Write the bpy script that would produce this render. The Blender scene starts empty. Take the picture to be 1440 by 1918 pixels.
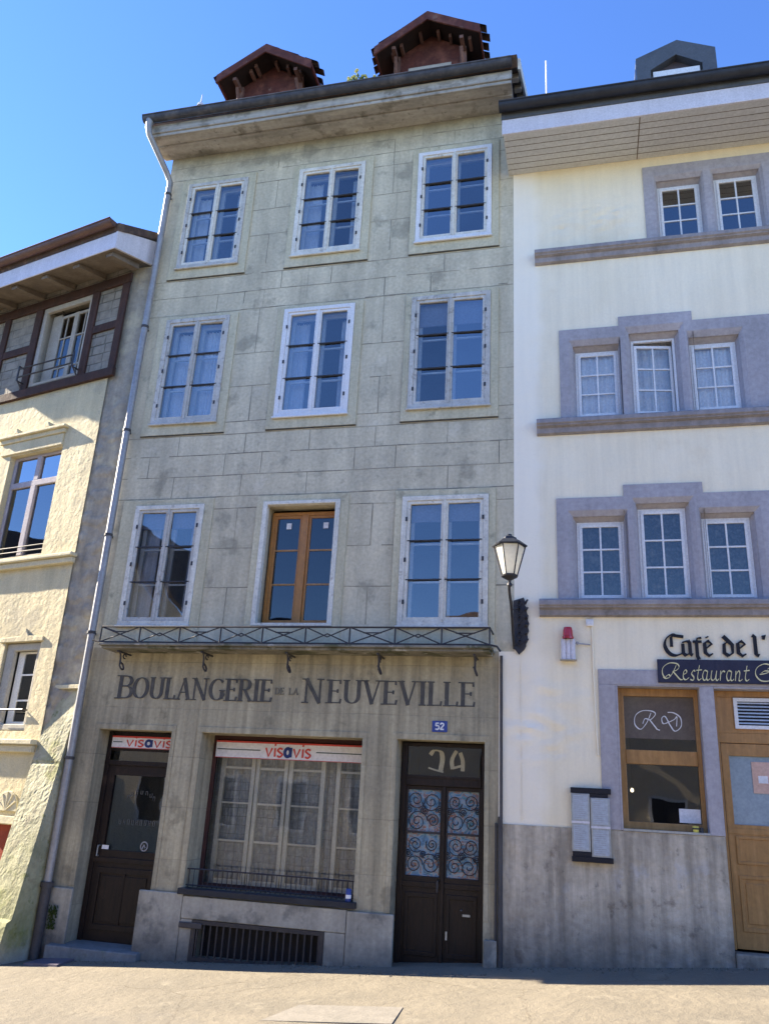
import bpy, math, random
from mathutils import Vector, Matrix, noise
random.seed(7)
R = math.radians
SC = bpy.context.scene
COL = SC.collection

# ------------------------------------------------------------------ camera, world, sun, exposure
def axes(yaw, pitch, roll):
    y, p, r = R(yaw), R(pitch), R(roll)
    f = Vector((math.sin(y)*math.cos(p), math.cos(y)*math.cos(p), math.sin(p)))
    ri = Vector((math.cos(y), -math.sin(y), 0)); u = ri.cross(f)
    return math.cos(r)*ri+math.sin(r)*u, -math.sin(r)*ri+math.cos(r)*u, f
ca, cb, cf = axes(-14.43, 19.69, 3.17)
cam_d = bpy.data.cameras.new('camera'); cam = bpy.data.objects.new('camera', cam_d); COL.objects.link(cam)
cam.matrix_world = Matrix(((ca.x, cb.x, -cf.x, 0), (ca.y, cb.y, -cf.y, -10.2), (ca.z, cb.z, -cf.z, 1.7), (0, 0, 0, 1)))
cam_d.sensor_fit = 'VERTICAL'; cam_d.sensor_height = 36; cam_d.lens = 36*1521/1918
cam_d.clip_end = 2000; cam_d.clip_start = .05
SC.camera = cam

SUN_EL, SUN_OFF = 30.0, -5.2        # elevation; degrees the light travels away from the facade plane
world = bpy.data.worlds.new('World'); SC.world = world; world.use_nodes = True
wn = world.node_tree; bg = wn.nodes['Background']
sky = wn.nodes.new('ShaderNodeTexSky'); sky.sky_type = 'NISHITA'; sky.sun_disc = False
sky.sun_elevation = R(SUN_EL); sky.sun_rotation = R(270.0-SUN_OFF); sky.altitude = 600
sky.air_density = .85; sky.dust_density = .0; sky.ozone_density = 5.0
hs = wn.nodes.new('ShaderNodeHueSaturation'); hs.inputs['Saturation'].default_value = 1.10; hs.inputs['Hue'].default_value = .509
wn.links.new(sky.outputs[0], hs.inputs['Color']); wn.links.new(hs.outputs[0], bg.inputs[0]); bg.inputs[1].default_value = .097
sd = bpy.data.lights.new('sun', 'SUN'); sun = bpy.data.objects.new('sun', sd); COL.objects.link(sun)
sd.energy = 4.7; sd.angle = R(.53); sd.color = (1, .88, .70)
ld = Vector((math.cos(R(SUN_EL))*math.cos(R(SUN_OFF)), math.cos(R(SUN_EL))*math.sin(R(SUN_OFF)), -math.sin(R(SUN_EL))))
sun.rotation_euler = ld.to_track_quat('-Z', 'Y').to_euler(); sun.location = (-30, -5, 25)
vs = SC.view_settings; vs.view_transform = 'Standard'; vs.look = 'None'; vs.gamma = 1; vs.use_curve_mapping = False
vs.exposure = 2.3
SC.render.engine = 'CYCLES'
SC.cycles.max_bounces = 8; SC.cycles.transparent_max_bounces = 12
SC.cycles.use_denoising = True
SC.cycles.sample_clamp_indirect = 6

# ------------------------------------------------------------------ materials
def M(name, cols, scale=3, rough=.85, bump=.2, bscale=45, streak=0, metal=0, spec=.3, brick=None, dirt=None,
      patch=None, grain=None, mott=(.88, 1.1), runs=None, detail=6, bdist=.01, streak_scale=(7, 7, .45)):
    m = bpy.data.materials.new(name); m.use_nodes = True
    t = m.node_tree; N = t.nodes.new; L = t.links.new
    b = t.nodes['Principled BSDF']
    b.inputs['Roughness'].default_value = rough; b.inputs['Metallic'].default_value = metal
    b.inputs['Specular IOR Level'].default_value = spec
    geo = N('ShaderNodeNewGeometry'); P = geo.outputs['Position']
    def noi(sc, det=detail, vec=None, vscale=None):
        n = N('ShaderNodeTexNoise'); n.inputs['Scale'].default_value = sc; n.inputs['Detail'].default_value = det
        n.inputs['Roughness'].default_value = .6
        src = vec or P
        if vscale:
            mp = N('ShaderNodeMapping'); mp.inputs['Scale'].default_value = vscale; L(src, mp.inputs[0]); src = mp.outputs[0]
        L(src, n.inputs['Vector']); return n.outputs[0]
    def ramp(f, stops):
        r = N('ShaderNodeValToRGB'); e = r.color_ramp.elements
        while len(e) < len(stops): e.new(.5)
        for i, (p, c) in enumerate(stops): e[i].position = p; e[i].color = (c[0], c[1], c[2], 1)
        L(f, r.inputs[0]); return r.outputs[0]
    def mixc(f, a, c, mode='MIX'):
        x = N('ShaderNodeMix'); x.data_type = 'RGBA'; x.blend_type = mode
        for s, v in ((x.inputs[0], f), (x.inputs[6], a), (x.inputs[7], c)):
            if isinstance(v, (int, float)): s.default_value = v
            elif isinstance(v, tuple): s.default_value = (v[0], v[1], v[2], 1)
            else: L(v, s)
        return x.outputs[2]
    def math_(op, a, c=None):
        x = N('ShaderNodeMath'); x.operation = op
        for s, v in ((x.inputs[0], a), (x.inputs[1], c)):
            if v is None: continue
            if isinstance(v, (int, float)): s.default_value = v
            else: L(v, s)
        return x.outputs[0]
    n = len(cols)
    if n == 1: cols = [cols[0], tuple(v*.82 for v in cols[0])]; n = 2
    c = ramp(noi(scale, vscale=grain), [(.33+.34*i/(n-1), cc) for i, cc in enumerate(cols)])
    if patch:
        for (pc, ps, th, am) in patch:
            f = ramp(noi(ps, 8), [(th, (0, 0, 0)), (th+.07, (am, am, am))]); c = mixc(f, c, pc)
    if streak:
        f = ramp(noi(1, 5, vscale=streak_scale), [(.38, (1, 1, 1)), (.68, (1-streak,)*3)])
        c = mixc(1.0, c, f, 'MULTIPLY')
    if runs:
        f = ramp(noi(1, 4, vscale=runs[0]), [(runs[1], (0, 0, 0)), (runs[1]+.08, (runs[3],)*3)])
        f = math_('MULTIPLY', f, ramp(noi(.9, 2), [(.42, (0, 0, 0)), (.58, (1, 1, 1))])); c = mixc(f, c, runs[2])
    hb = None
    if brick:
        bw, bh, ox, oz, dark, ms = brick
        sep = N('ShaderNodeSeparateXYZ'); L(P, sep.inputs[0])
        cmb = N('ShaderNodeCombineXYZ'); wob = noi(1.3, 2)
        L(math_('ADD', sep.outputs[0], ox), cmb.inputs[0])
        L(math_('ADD', math_('ADD', sep.outputs[2], oz), math_('MULTIPLY', math_('SUBTRACT', wob, .5), .03)), cmb.inputs[1])
        br = N('ShaderNodeTexBrick'); L(cmb.outputs[0], br.inputs['Vector'])
        br.inputs['Scale'].default_value = 1; br.inputs['Brick Width'].default_value = bw; br.inputs['Row Height'].default_value = bh
        br.inputs['Mortar Size'].default_value = ms; br.inputs['Mortar Smooth'].default_value = .5
        br.offset = .42; br.offset_frequency = 2; br.squash = .8; br.squash_frequency = 2
        br.inputs['Color1'].default_value = (1, 1, 1, 1); br.inputs['Color2'].default_value = (.90, .905, .91, 1); br.inputs['Mortar'].default_value = (.93,)*3+(1,)
        c = mixc(1.0, c, br.outputs['Color'], 'MULTIPLY')
        jf = ramp(noi(1.6, 5), [(.42, (.12,)*3), (.62, (1,)*3)])
        c = mixc(math_('MULTIPLY', math_('MULTIPLY', br.outputs['Fac'], jf), dark), c, (.06, .06, .045))
        hb = math_('MULTIPLY', br.outputs['Fac'], -1.0)
    if dirt:
        for (z0, z1, dc, am) in dirt:
            sep = N('ShaderNodeSeparateXYZ'); L(P, sep.inputs[0])
            mr = N('ShaderNodeMapRange'); mr.inputs[1].default_value = z0; mr.inputs[2].default_value = z1
            mr.inputs[3].default_value = 0; mr.inputs[4].default_value = 1
            L(math_('ADD', sep.outputs[2], math_('MULTIPLY', math_('SUBTRACT', noi(3.5, 6), .5), abs(z1-z0)*1.3)), mr.inputs[0])
            c = mixc(math_('MULTIPLY', mr.outputs[0], am), c, dc)
    c = mixc(1.0, c, ramp(noi(bscale*.7, 3), [(.3, (mott[0],)*3), (.7, (mott[1],)*3)]), 'MULTIPLY')
    L(c, b.inputs['Base Color'])
    if bump:
        h = noi(bscale, 5, vscale=grain)
        h = math_('ADD', h, math_('MULTIPLY', noi(bscale*.12, 4), 2.5))
        if hb is not None: h = math_('ADD', h, hb)
        bp = N('ShaderNodeBump'); bp.inputs['Strength'].default_value = bump; bp.inputs['Distance'].default_value = bdist
        L(h, bp.inputs['Height']); L(bp.outputs[0], b.inputs['Normal'])
    return m

def glass(name, refl=.2, tint=(.8, .86, .9), wob=.05):
    m = bpy.data.materials.new(name); m.use_nodes = True
    t = m.node_tree; N = t.nodes.new; L = t.links.new
    for n in list(t.nodes): t.nodes.remove(n)
    o = N('ShaderNodeOutputMaterial'); mx = N('ShaderNodeMixShader'); tr = N('ShaderNodeBsdfTransparent'); gl = N('ShaderNodeBsdfGlossy')
    tr.inputs[0].default_value = (*tint, 1); gl.inputs['Roughness'].default_value = .015
    fr = N('ShaderNodeFresnel'); fr.inputs[0].default_value = 1.5
    ad = N('ShaderNodeMath'); ad.operation = 'ADD'; ad.use_clamp = True; ad.inputs[1].default_value = refl
    L(fr.outputs[0], ad.inputs[0]); L(ad.outputs[0], mx.inputs[0]); L(tr.outputs[0], mx.inputs[1]); L(gl.outputs[0], mx.inputs[2]); L(mx.outputs[0], o.inputs[0])
    g = N('ShaderNodeNewGeometry'); n = N('ShaderNodeTexNoise'); n.inputs['Scale'].default_value = 2.2; n.inputs['Detail'].default_value = 1
    bp = N('ShaderNodeBump'); bp.inputs['Strength'].default_value = wob; bp.inputs['Distance'].default_value = .04
    L(g.outputs['Position'], n.inputs['Vector']); L(n.outputs[0], bp.inputs['Height']); L(bp.outputs[0], gl.inputs['Normal'])
    return m

m_render = M('sandstone_render', [(.65, .582, .415), (.59, .53, .38), (.51, .46, .335)], scale=1.4, streak=.24, streak_scale=(3.5, 3.5, .35), bump=.35, bscale=30, runs=((9, 9, .28), .62, (.27, .25, .19), .55), patch=[((.24, .225, .17), 1.7, .57, .5), ((.70, .64, .50), 2.6, .60, .35), ((.30, .27, .20), 6, .62, .35)],
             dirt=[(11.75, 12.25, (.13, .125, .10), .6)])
m_stone = M('dressed_sandstone', [(.60, .545, .38), (.53, .485, .335)], scale=2.5, streak=.2, bump=.3, bscale=40, patch=[((.17, .165, .12), 3.1, .62, .5)])
m_ashlar = M('shopfront_sandstone', [(.52, .455, .305), (.445, .39, .265), (.36, .32, .225)], scale=1.3, streak=.42, bump=.35, bscale=34,
             brick=(3.1, .62, .9, .35, .3, .007), patch=[((.19, .17, .115), 2.4, .58, .5)], dirt=[(.9, -.5, (.16, .155, .14), .55)], streak_scale=(9, 9, .35))
m_base = M('base_block_stone', [(.42, .39, .32), (.33, .31, .26)], scale=2.2, streak=.25, bump=.4, bscale=30, patch=[((.13, .13, .12), 2.2, .55, .6)], dirt=[(.3, -.25, (.085, .08, .075), .85)])
m_white = M('cream_plaster', [(.90, .805, .61), (.87, .775, .58), (.82, .72, .52)], scale=.5, mott=(.97, 1.02), bump=.3, bscale=40, streak=.10, bdist=.02, runs=((11, 11, .3), .64, (.72, .62, .44), .4), patch=[((.78, .66, .46), .9, .58, .45), ((.55, .50, .42), 5, .70, .3)], dirt=[(10.3, 11.1, (.80, .68, .45), .5), (2.2, 1.5, (.80, .70, .48), .45)])
m_plinth = M('grey_render_plinth', [(.61, .53, .41), (.51, .445, .345), (.40, .35, .275)], scale=1.6, streak=.45, bump=.5, bscale=24, bdist=.02, dirt=[(.75, .02, (.08, .075, .072), .85)],
             patch=[((.52, .49, .45), 2.3, .58, .7), ((.17, .13, .10), 3.3, .60, .65), ((.2, .18, .15), 9, .62, .5)], streak_scale=(8, 8, .6))
m_lilac = M('lilac_painted_stone', [(.42, .395, .41), (.38, .355, .37), (.34, .32, .33)], scale=1.1, bump=.35, bscale=30, streak=.12, patch=[((.34, .315, .31), 3, .62, .35)])
m_greysill = M('grey_stone_sill', [(.33, .305, .31), (.26, .24, .245)], scale=3, bump=.45, bscale=30, streak=.25, patch=[((.12, .105, .10), 4, .60, .5)])
m_left = M('ochre_rough_plaster', [(.65, .56, .345), (.59, .51, .315), (.50, .44, .28)], scale=1.2, bump=.6, bscale=80, streak=.14, patch=[((.42, .37, .26), 2.2, .58, .5), ((.36, .32, .24), 11, .62, .45)])
m_strip = M('grey_rough_plaster', [(.46, .41, .31), (.34, .31, .25), (.52, .46, .32)], scale=2.2, bump=.5, bscale=24, bdist=.02, streak=.25, patch=[((.24, .21, .17), 2.1, .60, .6)])
m_butt = M('mossy_buttress_stone', [(.46, .43, .29), (.38, .36, .24), (.29, .28, .18)], scale=2, bump=.6, bscale=22, bdist=.02, patch=[((.17, .18, .04), 1.6, .57, .6), ((.10, .12, .015), 9, .60, .6), ((.30, .26, .18), 5, .56, .6)],
           dirt=[(1.2, 0.1, (.15, .17, .045), .5), (-.1, -.35, (.33, .31, .26), .9)])
m_panel = M('plaster_infill', [(.30, .27, .215), (.20, .18, .145)], scale=5, bump=.6, bscale=16, bdist=.02, brick=(.34, .17, .1, .05, .8, .014), patch=[((.16, .13, .11), 5, .6, .6)])
m_timber = M('redbrown_timber', [(.075, .036, .026), (.045, .026, .021)], scale=4, bump=.4, bscale=30, streak=.3)
m_oldwood = M('weathered_eave_board', [(.44, .42, .38), (.34, .32, .285), (.235, .22, .19)], scale=3, bump=.5, bscale=20, grain=(.25, 1.5, 4), patch=[((.13, .12, .095), 2.0, .55, .6), ((.12, .11, .09), 9, .60, .5), ((.52, .50, .45), 5, .62, .5)])
m_paintold = M('peeling_white_paint', [(.74, .715, .63), (.62, .60, .53)], scale=9, bump=.5, bscale=50, streak=.15, patch=[((.34, .30, .24), 14, .60, .55)])
m_paintworn = M('worn_grey_window_paint', [(.58, .565, .52), (.49, .48, .44)], scale=8, bump=.5, bscale=50, streak=.2, patch=[((.27, .24, .20), 13, .57, .6)])
m_paint = M('white_window_paint', [(.72, .72, .72), (.66, .66, .66)], scale=6, bump=.1, bscale=60, rough=.5)
m_cream = M('cream_inner_frame', [(.86, .84, .74), (.80, .78, .68)], scale=6, bump=.1, bscale=60, rough=.55)
m_beigeframe = M('beige_window_frame', [(.40, .37, .31), (.34, .31, .26)], scale=6, bump=.2, bscale=60)
m_bar = M('dark_glazing_bar', [(.05, .05, .055), (.03, .03, .035)], scale=9, bump=.1, rough=.6)
m_soffit = M('grey_soffit_board', [(.54, .55, .555), (.49, .50, .505)], scale=3, bump=.15, bscale=40, grain=(.3, 3, 3))
m_fascia = M('pale_fascia_paint', [(.66, .64, .68), (.58, .56, .60)], scale=2, bump=.1, bscale=50, rough=.5, streak=.1)
m_leftsoffit = M('brown_soffit', [(.20, .165, .13), (.14, .115, .09)], scale=4, bump=.3, bscale=30)
m_gutter = M('dark_gutter_metal', [(.035, .04, .052), (.025, .028, .037)], scale=4, bump=.1, bscale=30, rough=.5, metal=.4)
m_gutterold = M('old_grey_gutter', [(.075, .08, .095), (.05, .055, .07), (.11, .11, .12)], scale=3, bump=.3, bscale=30, rough=.6, metal=.3, patch=[((.12, .09, .07), 2, .64, .5)])
m_copper = M('brown_gutter_metal', [(.16, .09, .065), (.10, .06, .05)], scale=3, bump=.15, rough=.5, metal=.4)
m_pipe = M('galvanised_pipe', [(.36, .35, .34), (.29, .28, .275)], scale=3, bump=.1, bscale=30, rough=.5, metal=.4, streak=.15)
m_castiron = M('cast_iron_pipe', [(.075, .07, .07), (.05, .045, .045)], scale=5, bump=.2, rough=.6)
m_iron = M('black_wrought_iron', [(.035, .036, .045), (.055, .05, .05)], scale=12, bump=.2, rough=.5, metal=.3)
m_tile = M('brown_roof_tile', [(.10, .06, .045), (.06, .042, .036), (.14, .09, .065)], scale=6, bump=.4, bscale=25, patch=[((.09, .09, .06), 5, .58, .6)])
m_dred = M('oxblood_dormer_wood', [(.14, .042, .03), (.09, .03, .024), (.18, .068, .048)], scale=3, bump=.4, bscale=30, streak=.25, patch=[((.25, .16, .12), 5, .63, .5)])
m_ddark = M('dark_dormer_rafter', [(.03, .018, .016), (.02, .014, .014)], scale=5, bump=.3)
m_dormgrey = M('anthracite_dormer_metal', [(.12, .125, .13), (.09, .095, .10)], scale=3, bump=.1, rough=.5, metal=.3)
m_orange = M('honey_oak', [(.42, .19, .045), (.34, .15, .035)], scale=3, bump=.2, bscale=25, grain=(6, 6, .6), rough=.4, spec=.5)
m_oak = M('varnished_oak', [(.42, .22, .075), (.35, .18, .055), (.29, .145, .045)], scale=3, bump=.2, bscale=25, grain=(6, 6, .5), rough=.38, spec=.5)
m_dkwood = M('dark_stained_door', [(.011, .007, .006), (.019, .011, .009), (.007, .005, .006)], scale=3, bump=.3, bscale=28, grain=(5, 5, .5), rough=.45, patch=[((.06, .035, .024), 3, .62, .5)])
m_letter = M('black_letter_paint', [(.06, .06, .06), (.095, .09, .08)], scale=9, bump=.2, patch=[((.22, .21, .17), 16, .63, .7)])
m_letterfaint = M('faded_letter_paint', [(.12, .115, .10), (.17, .16, .13)], scale=14, bump=.2)
m_black = M('matt_black_paint', [(.012, .012, .018)], scale=5, bump=.1, rough=.6)
m_signblk = M('navy_black_sign_board', [(.018, .018, .04), (.03, .03, .055)], scale=3, bump=.05, rough=.5)
m_gold = M('pale_gold_lettering', [(.72, .66, .38), (.62, .56, .30)], scale=9, bump=.05, rough=.5)
m_signwht = M('white_sign_face', [(.72, .71, .72), (.66, .64, .66)], scale=3, bump=.03, rough=.4)
m_signred = M('red_sign_print', [(.62, .07, .05), (.52, .06, .045)], scale=7, bump=.02, rough=.4)
m_signblue = M('blue_sign_print', [(.02, .04, .17)], scale=7, bump=.02, rough=.4)
m_signgreen = M('dark_green_sign_line', [(.06, .10, .09)], scale=7, bump=.02, rough=.4)
m_enamel = M('blue_enamel', [(.03, .06, .28), (.04, .07, .22)], scale=12, bump=.05, rough=.3)
m_whiteplain = M('white_print', [(.78, .78, .80)], scale=9, bump=.02, rough=.5)
m_steel = M('brushed_steel', [(.42, .45, .48), (.34, .37, .40)], scale=4, bump=.1, rough=.35, metal=.6, streak=.2)
m_redplastic = M('red_beacon_plastic', [(.50, .02, .03), (.38, .015, .02)], scale=4, bump=.02, rough=.25, spec=.6)
m_greyplastic = M('grey_plastic', [(.35, .35, .38), (.30, .30, .32)], scale=4, bump=.05, rough=.5)
m_asphalt = M('worn_pale_asphalt', [(.208, .181, .135), (.180, .157, .118), (.152, .134, .103)], scale=1.1, bump=.8, bscale=75, rough=.95, patch=[((.155, .14, .115), .8, .6, .5), ((.25, .22, .165), 2.2, .60, .5), ((.10, .09, .075), 38, .62, .45), ((.32, .285, .22), 30, .64, .6), ((.14, .125, .10), 9, .60, .35)])
m_kerb = M('doorstep_stone', [(.22, .225, .22), (.16, .165, .165)], scale=4, bump=.4, bscale=30, patch=[((.10, .12, .06), 3, .58, .6)])
m_concrete = M('concrete_slab', [(.215, .195, .165), (.175, .16, .135)], scale=5, bump=.4, bscale=50)
m_cover = M('violet_grey_metal_cover', [(.16, .14, .17), (.11, .10, .13)], scale=5, bump=.3, rough=.5)
m_curtain = M('white_net_curtain', [(.86, .86, .86), (.76, .77, .79)], scale=5, bump=.1, rough=.9)
m_lace = M('grey_lace_curtain', [(.46, .49, .50), (.34, .365, .38), (.54, .56, .56)], scale=9, brick=(.11, .11, 0, 0, .55, .006), bump=.3, bscale=30, rough=.9)
m_blind = M('grey_blind', [(.30, .30, .33), (.26, .26, .29)], scale=4, bump=.1)
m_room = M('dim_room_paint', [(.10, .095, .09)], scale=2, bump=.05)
m_flower = M('weed_flower', [(.55, .55, .22), (.40, .45, .18)], scale=20, bump=.1)
m_leaf = M('weed_leaf', [(.12, .17, .04), (.09, .13, .03)], scale=20, bump=.1)
m_shadow_line = M('painted_shadow_line', [(.06, .055, .045), (.12, .11, .085)], scale=7, bump=.2)  # dark colour for the shadow line drawn below the surrounds
m_mossy = M('mossy_ledge_stone', [(.26, .24, .19), (.17, .16, .13)], scale=3, bump=.4, bscale=30, streak=.3, patch=[((.07, .075, .035), 3.2, .50, .8), ((.5, .48, .42), 6, .6, .6)])
m_moss = M('dark_moss', [(.03, .06, .008), (.05, .08, .012)], scale=12, bump=.8, bscale=50)
m_reddoor = M('red_cellar_door_paint', [(.30, .06, .03), (.22, .04, .02)], scale=5, bump=.2)
m_poster = M('pinkish_poster_paper', [(.62, .42, .34), (.55, .36, .28)], scale=9, bump=.02)
m_opp = M('opposite_house_plaster', [(.70, .60, .46), (.64, .55, .42)], scale=.6, bump=.2)
G_up = glass('upper_window_glass', .22, (.86, .9, .95))
G_r3 = glass('first_floor_glass', .15, (.85, .88, .92))
G_dark = glass('dark_window_glass', .05, (.5, .52, .55))
G_clear = glass('clear_window_glass', .04, (.85, .87, .88))
def corner_band(m):      # the corner strip beside the party line was repainted whiter
    t = m.node_tree; N = t.nodes.new; L = t.links.new; b = t.nodes['Principled BSDF']; g = N('ShaderNodeNewGeometry'); sp = N('ShaderNodeSeparateXYZ'); L(g.outputs['Position'], sp.inputs[0])
    n = N('ShaderNodeTexNoise'); n.inputs['Scale'].default_value = 2; L(g.outputs['Position'], n.inputs['Vector'])
    a = N('ShaderNodeMath'); a.operation = 'MULTIPLY_ADD'; a.inputs[1].default_value = .25; L(n.outputs[0], a.inputs[0]); L(sp.outputs[0], a.inputs[2])
    r = N('ShaderNodeMapRange'); r.inputs[1].default_value = -.44; r.inputs[2].default_value = -.30; r.inputs[3].default_value = .6; r.inputs[4].default_value = 0; L(a.outputs[0], r.inputs[0])
    x = N('ShaderNodeMix'); x.data_type = 'RGBA'; L(r.outputs[0], x.inputs[0]); L(b.inputs['Base Color'].links[0].from_socket, x.inputs[6]); x.inputs[7].default_value = (.92, .85, .71, 1); L(x.outputs[2], b.inputs['Base Color'])
corner_band(m_white)
def add_cracks(m):
    t = m.node_tree; N = t.nodes.new; L = t.links.new; b = t.nodes['Principled BSDF']; g = N('ShaderNodeNewGeometry')
    n = N('ShaderNodeTexNoise'); n.inputs['Scale'].default_value = 2.5; n.inputs['Detail'].default_value = 5; L(g.outputs['Position'], n.inputs['Vector'])
    a = N('ShaderNodeVectorMath'); a.operation = 'MULTIPLY_ADD'; a.inputs[1].default_value = (.35, .35, .35); L(n.outputs['Color'], a.inputs[0]); L(g.outputs['Position'], a.inputs[2])
    v = N('ShaderNodeTexVoronoi'); v.feature = 'DISTANCE_TO_EDGE'; v.inputs['Scale'].default_value = .42; L(a.outputs[0], v.inputs['Vector'])
    r = N('ShaderNodeValToRGB'); e = r.color_ramp.elements; e[0].position = .0; e[0].color = (.72, .70, .68, 1); e[1].position = .005; e[1].color = (1, 1, 1, 1); L(v.outputs['Distance'], r.inputs[0])
    x = N('ShaderNodeMix'); x.data_type = 'RGBA'; x.blend_type = 'MULTIPLY'; x.inputs[0].default_value = 1
    L(b.inputs['Base Color'].links[0].from_socket, x.inputs[6]); L(r.outputs[0], x.inputs[7]); L(x.outputs[2], b.inputs['Base Color'])
add_cracks(m_asphalt)
def graffiti_glass():
    m = bpy.data.materials.new('stickered_door_glass'); m.use_nodes = True
    t = m.node_tree; N = t.nodes.new; L = t.links.new; b = t.nodes['Principled BSDF']
    g = N('ShaderNodeNewGeometry'); v = N('ShaderNodeTexNoise'); v.inputs['Scale'].default_value = 10; v.inputs['Detail'].default_value = 4; v.inputs['Distortion'].default_value = 1.2
    r = N('ShaderNodeValToRGB'); r.color_ramp.interpolation = 'EASE'; e = r.color_ramp.elements
    st = [(.28, (.04, .09, .13)), (.38, (.09, .22, .36)), (.46, (.20, .32, .42)), (.52, (.30, .31, .33)), (.57, (.27, .13, .10)), (.62, (.10, .24, .38)), (.70, (.07, .19, .18))]
    while len(e) < len(st): e.new(.5)
    for i, (p, c) in enumerate(st): e[i].position = p; e[i].color = (*c, 1)
    L(g.outputs['Position'], v.inputs['Vector']); L(v.outputs[0], r.inputs[0]); L(r.outputs[0], b.inputs['Base Color'])
    b.inputs['Roughness'].default_value = .15
    return m
G_art = graffiti_glass()
def opal():
    m = M('opal_lantern_glass', [(.85, .82, .72), (.80, .76, .64)], scale=5, bump=.02, rough=.35)
    b = m.node_tree.nodes['Principled BSDF']; b.inputs['Transmission Weight'].default_value = 0
    t = m.node_tree; tl = t.nodes.new('ShaderNodeBsdfTranslucent'); mx = t.nodes.new('ShaderNodeMixShader'); mx.inputs[0].default_value = .45
    tl.inputs[0].default_value = (.95, .93, .84, 1)
    t.links.new(b.outputs[0], mx.inputs[1]); t.links.new(tl.outputs[0], mx.inputs[2]); t.links.new(mx.outputs[0], t.nodes['Material Output'].inputs[0])
    return m
G_opal = opal()
def emit(name, col, s):
    m = bpy.data.materials.new(name); m.use_nodes = True; b = m.node_tree.nodes['Principled BSDF']
    b.inputs['Base Color'].default_value = (*col, 1); b.inputs['Emission Color'].default_value = (*col, 1); b.inputs['Emission Strength'].default_value = s
    return m
m_bulb = emit('glowing_bulb', (1, .8, .5), 1.4)

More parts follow.
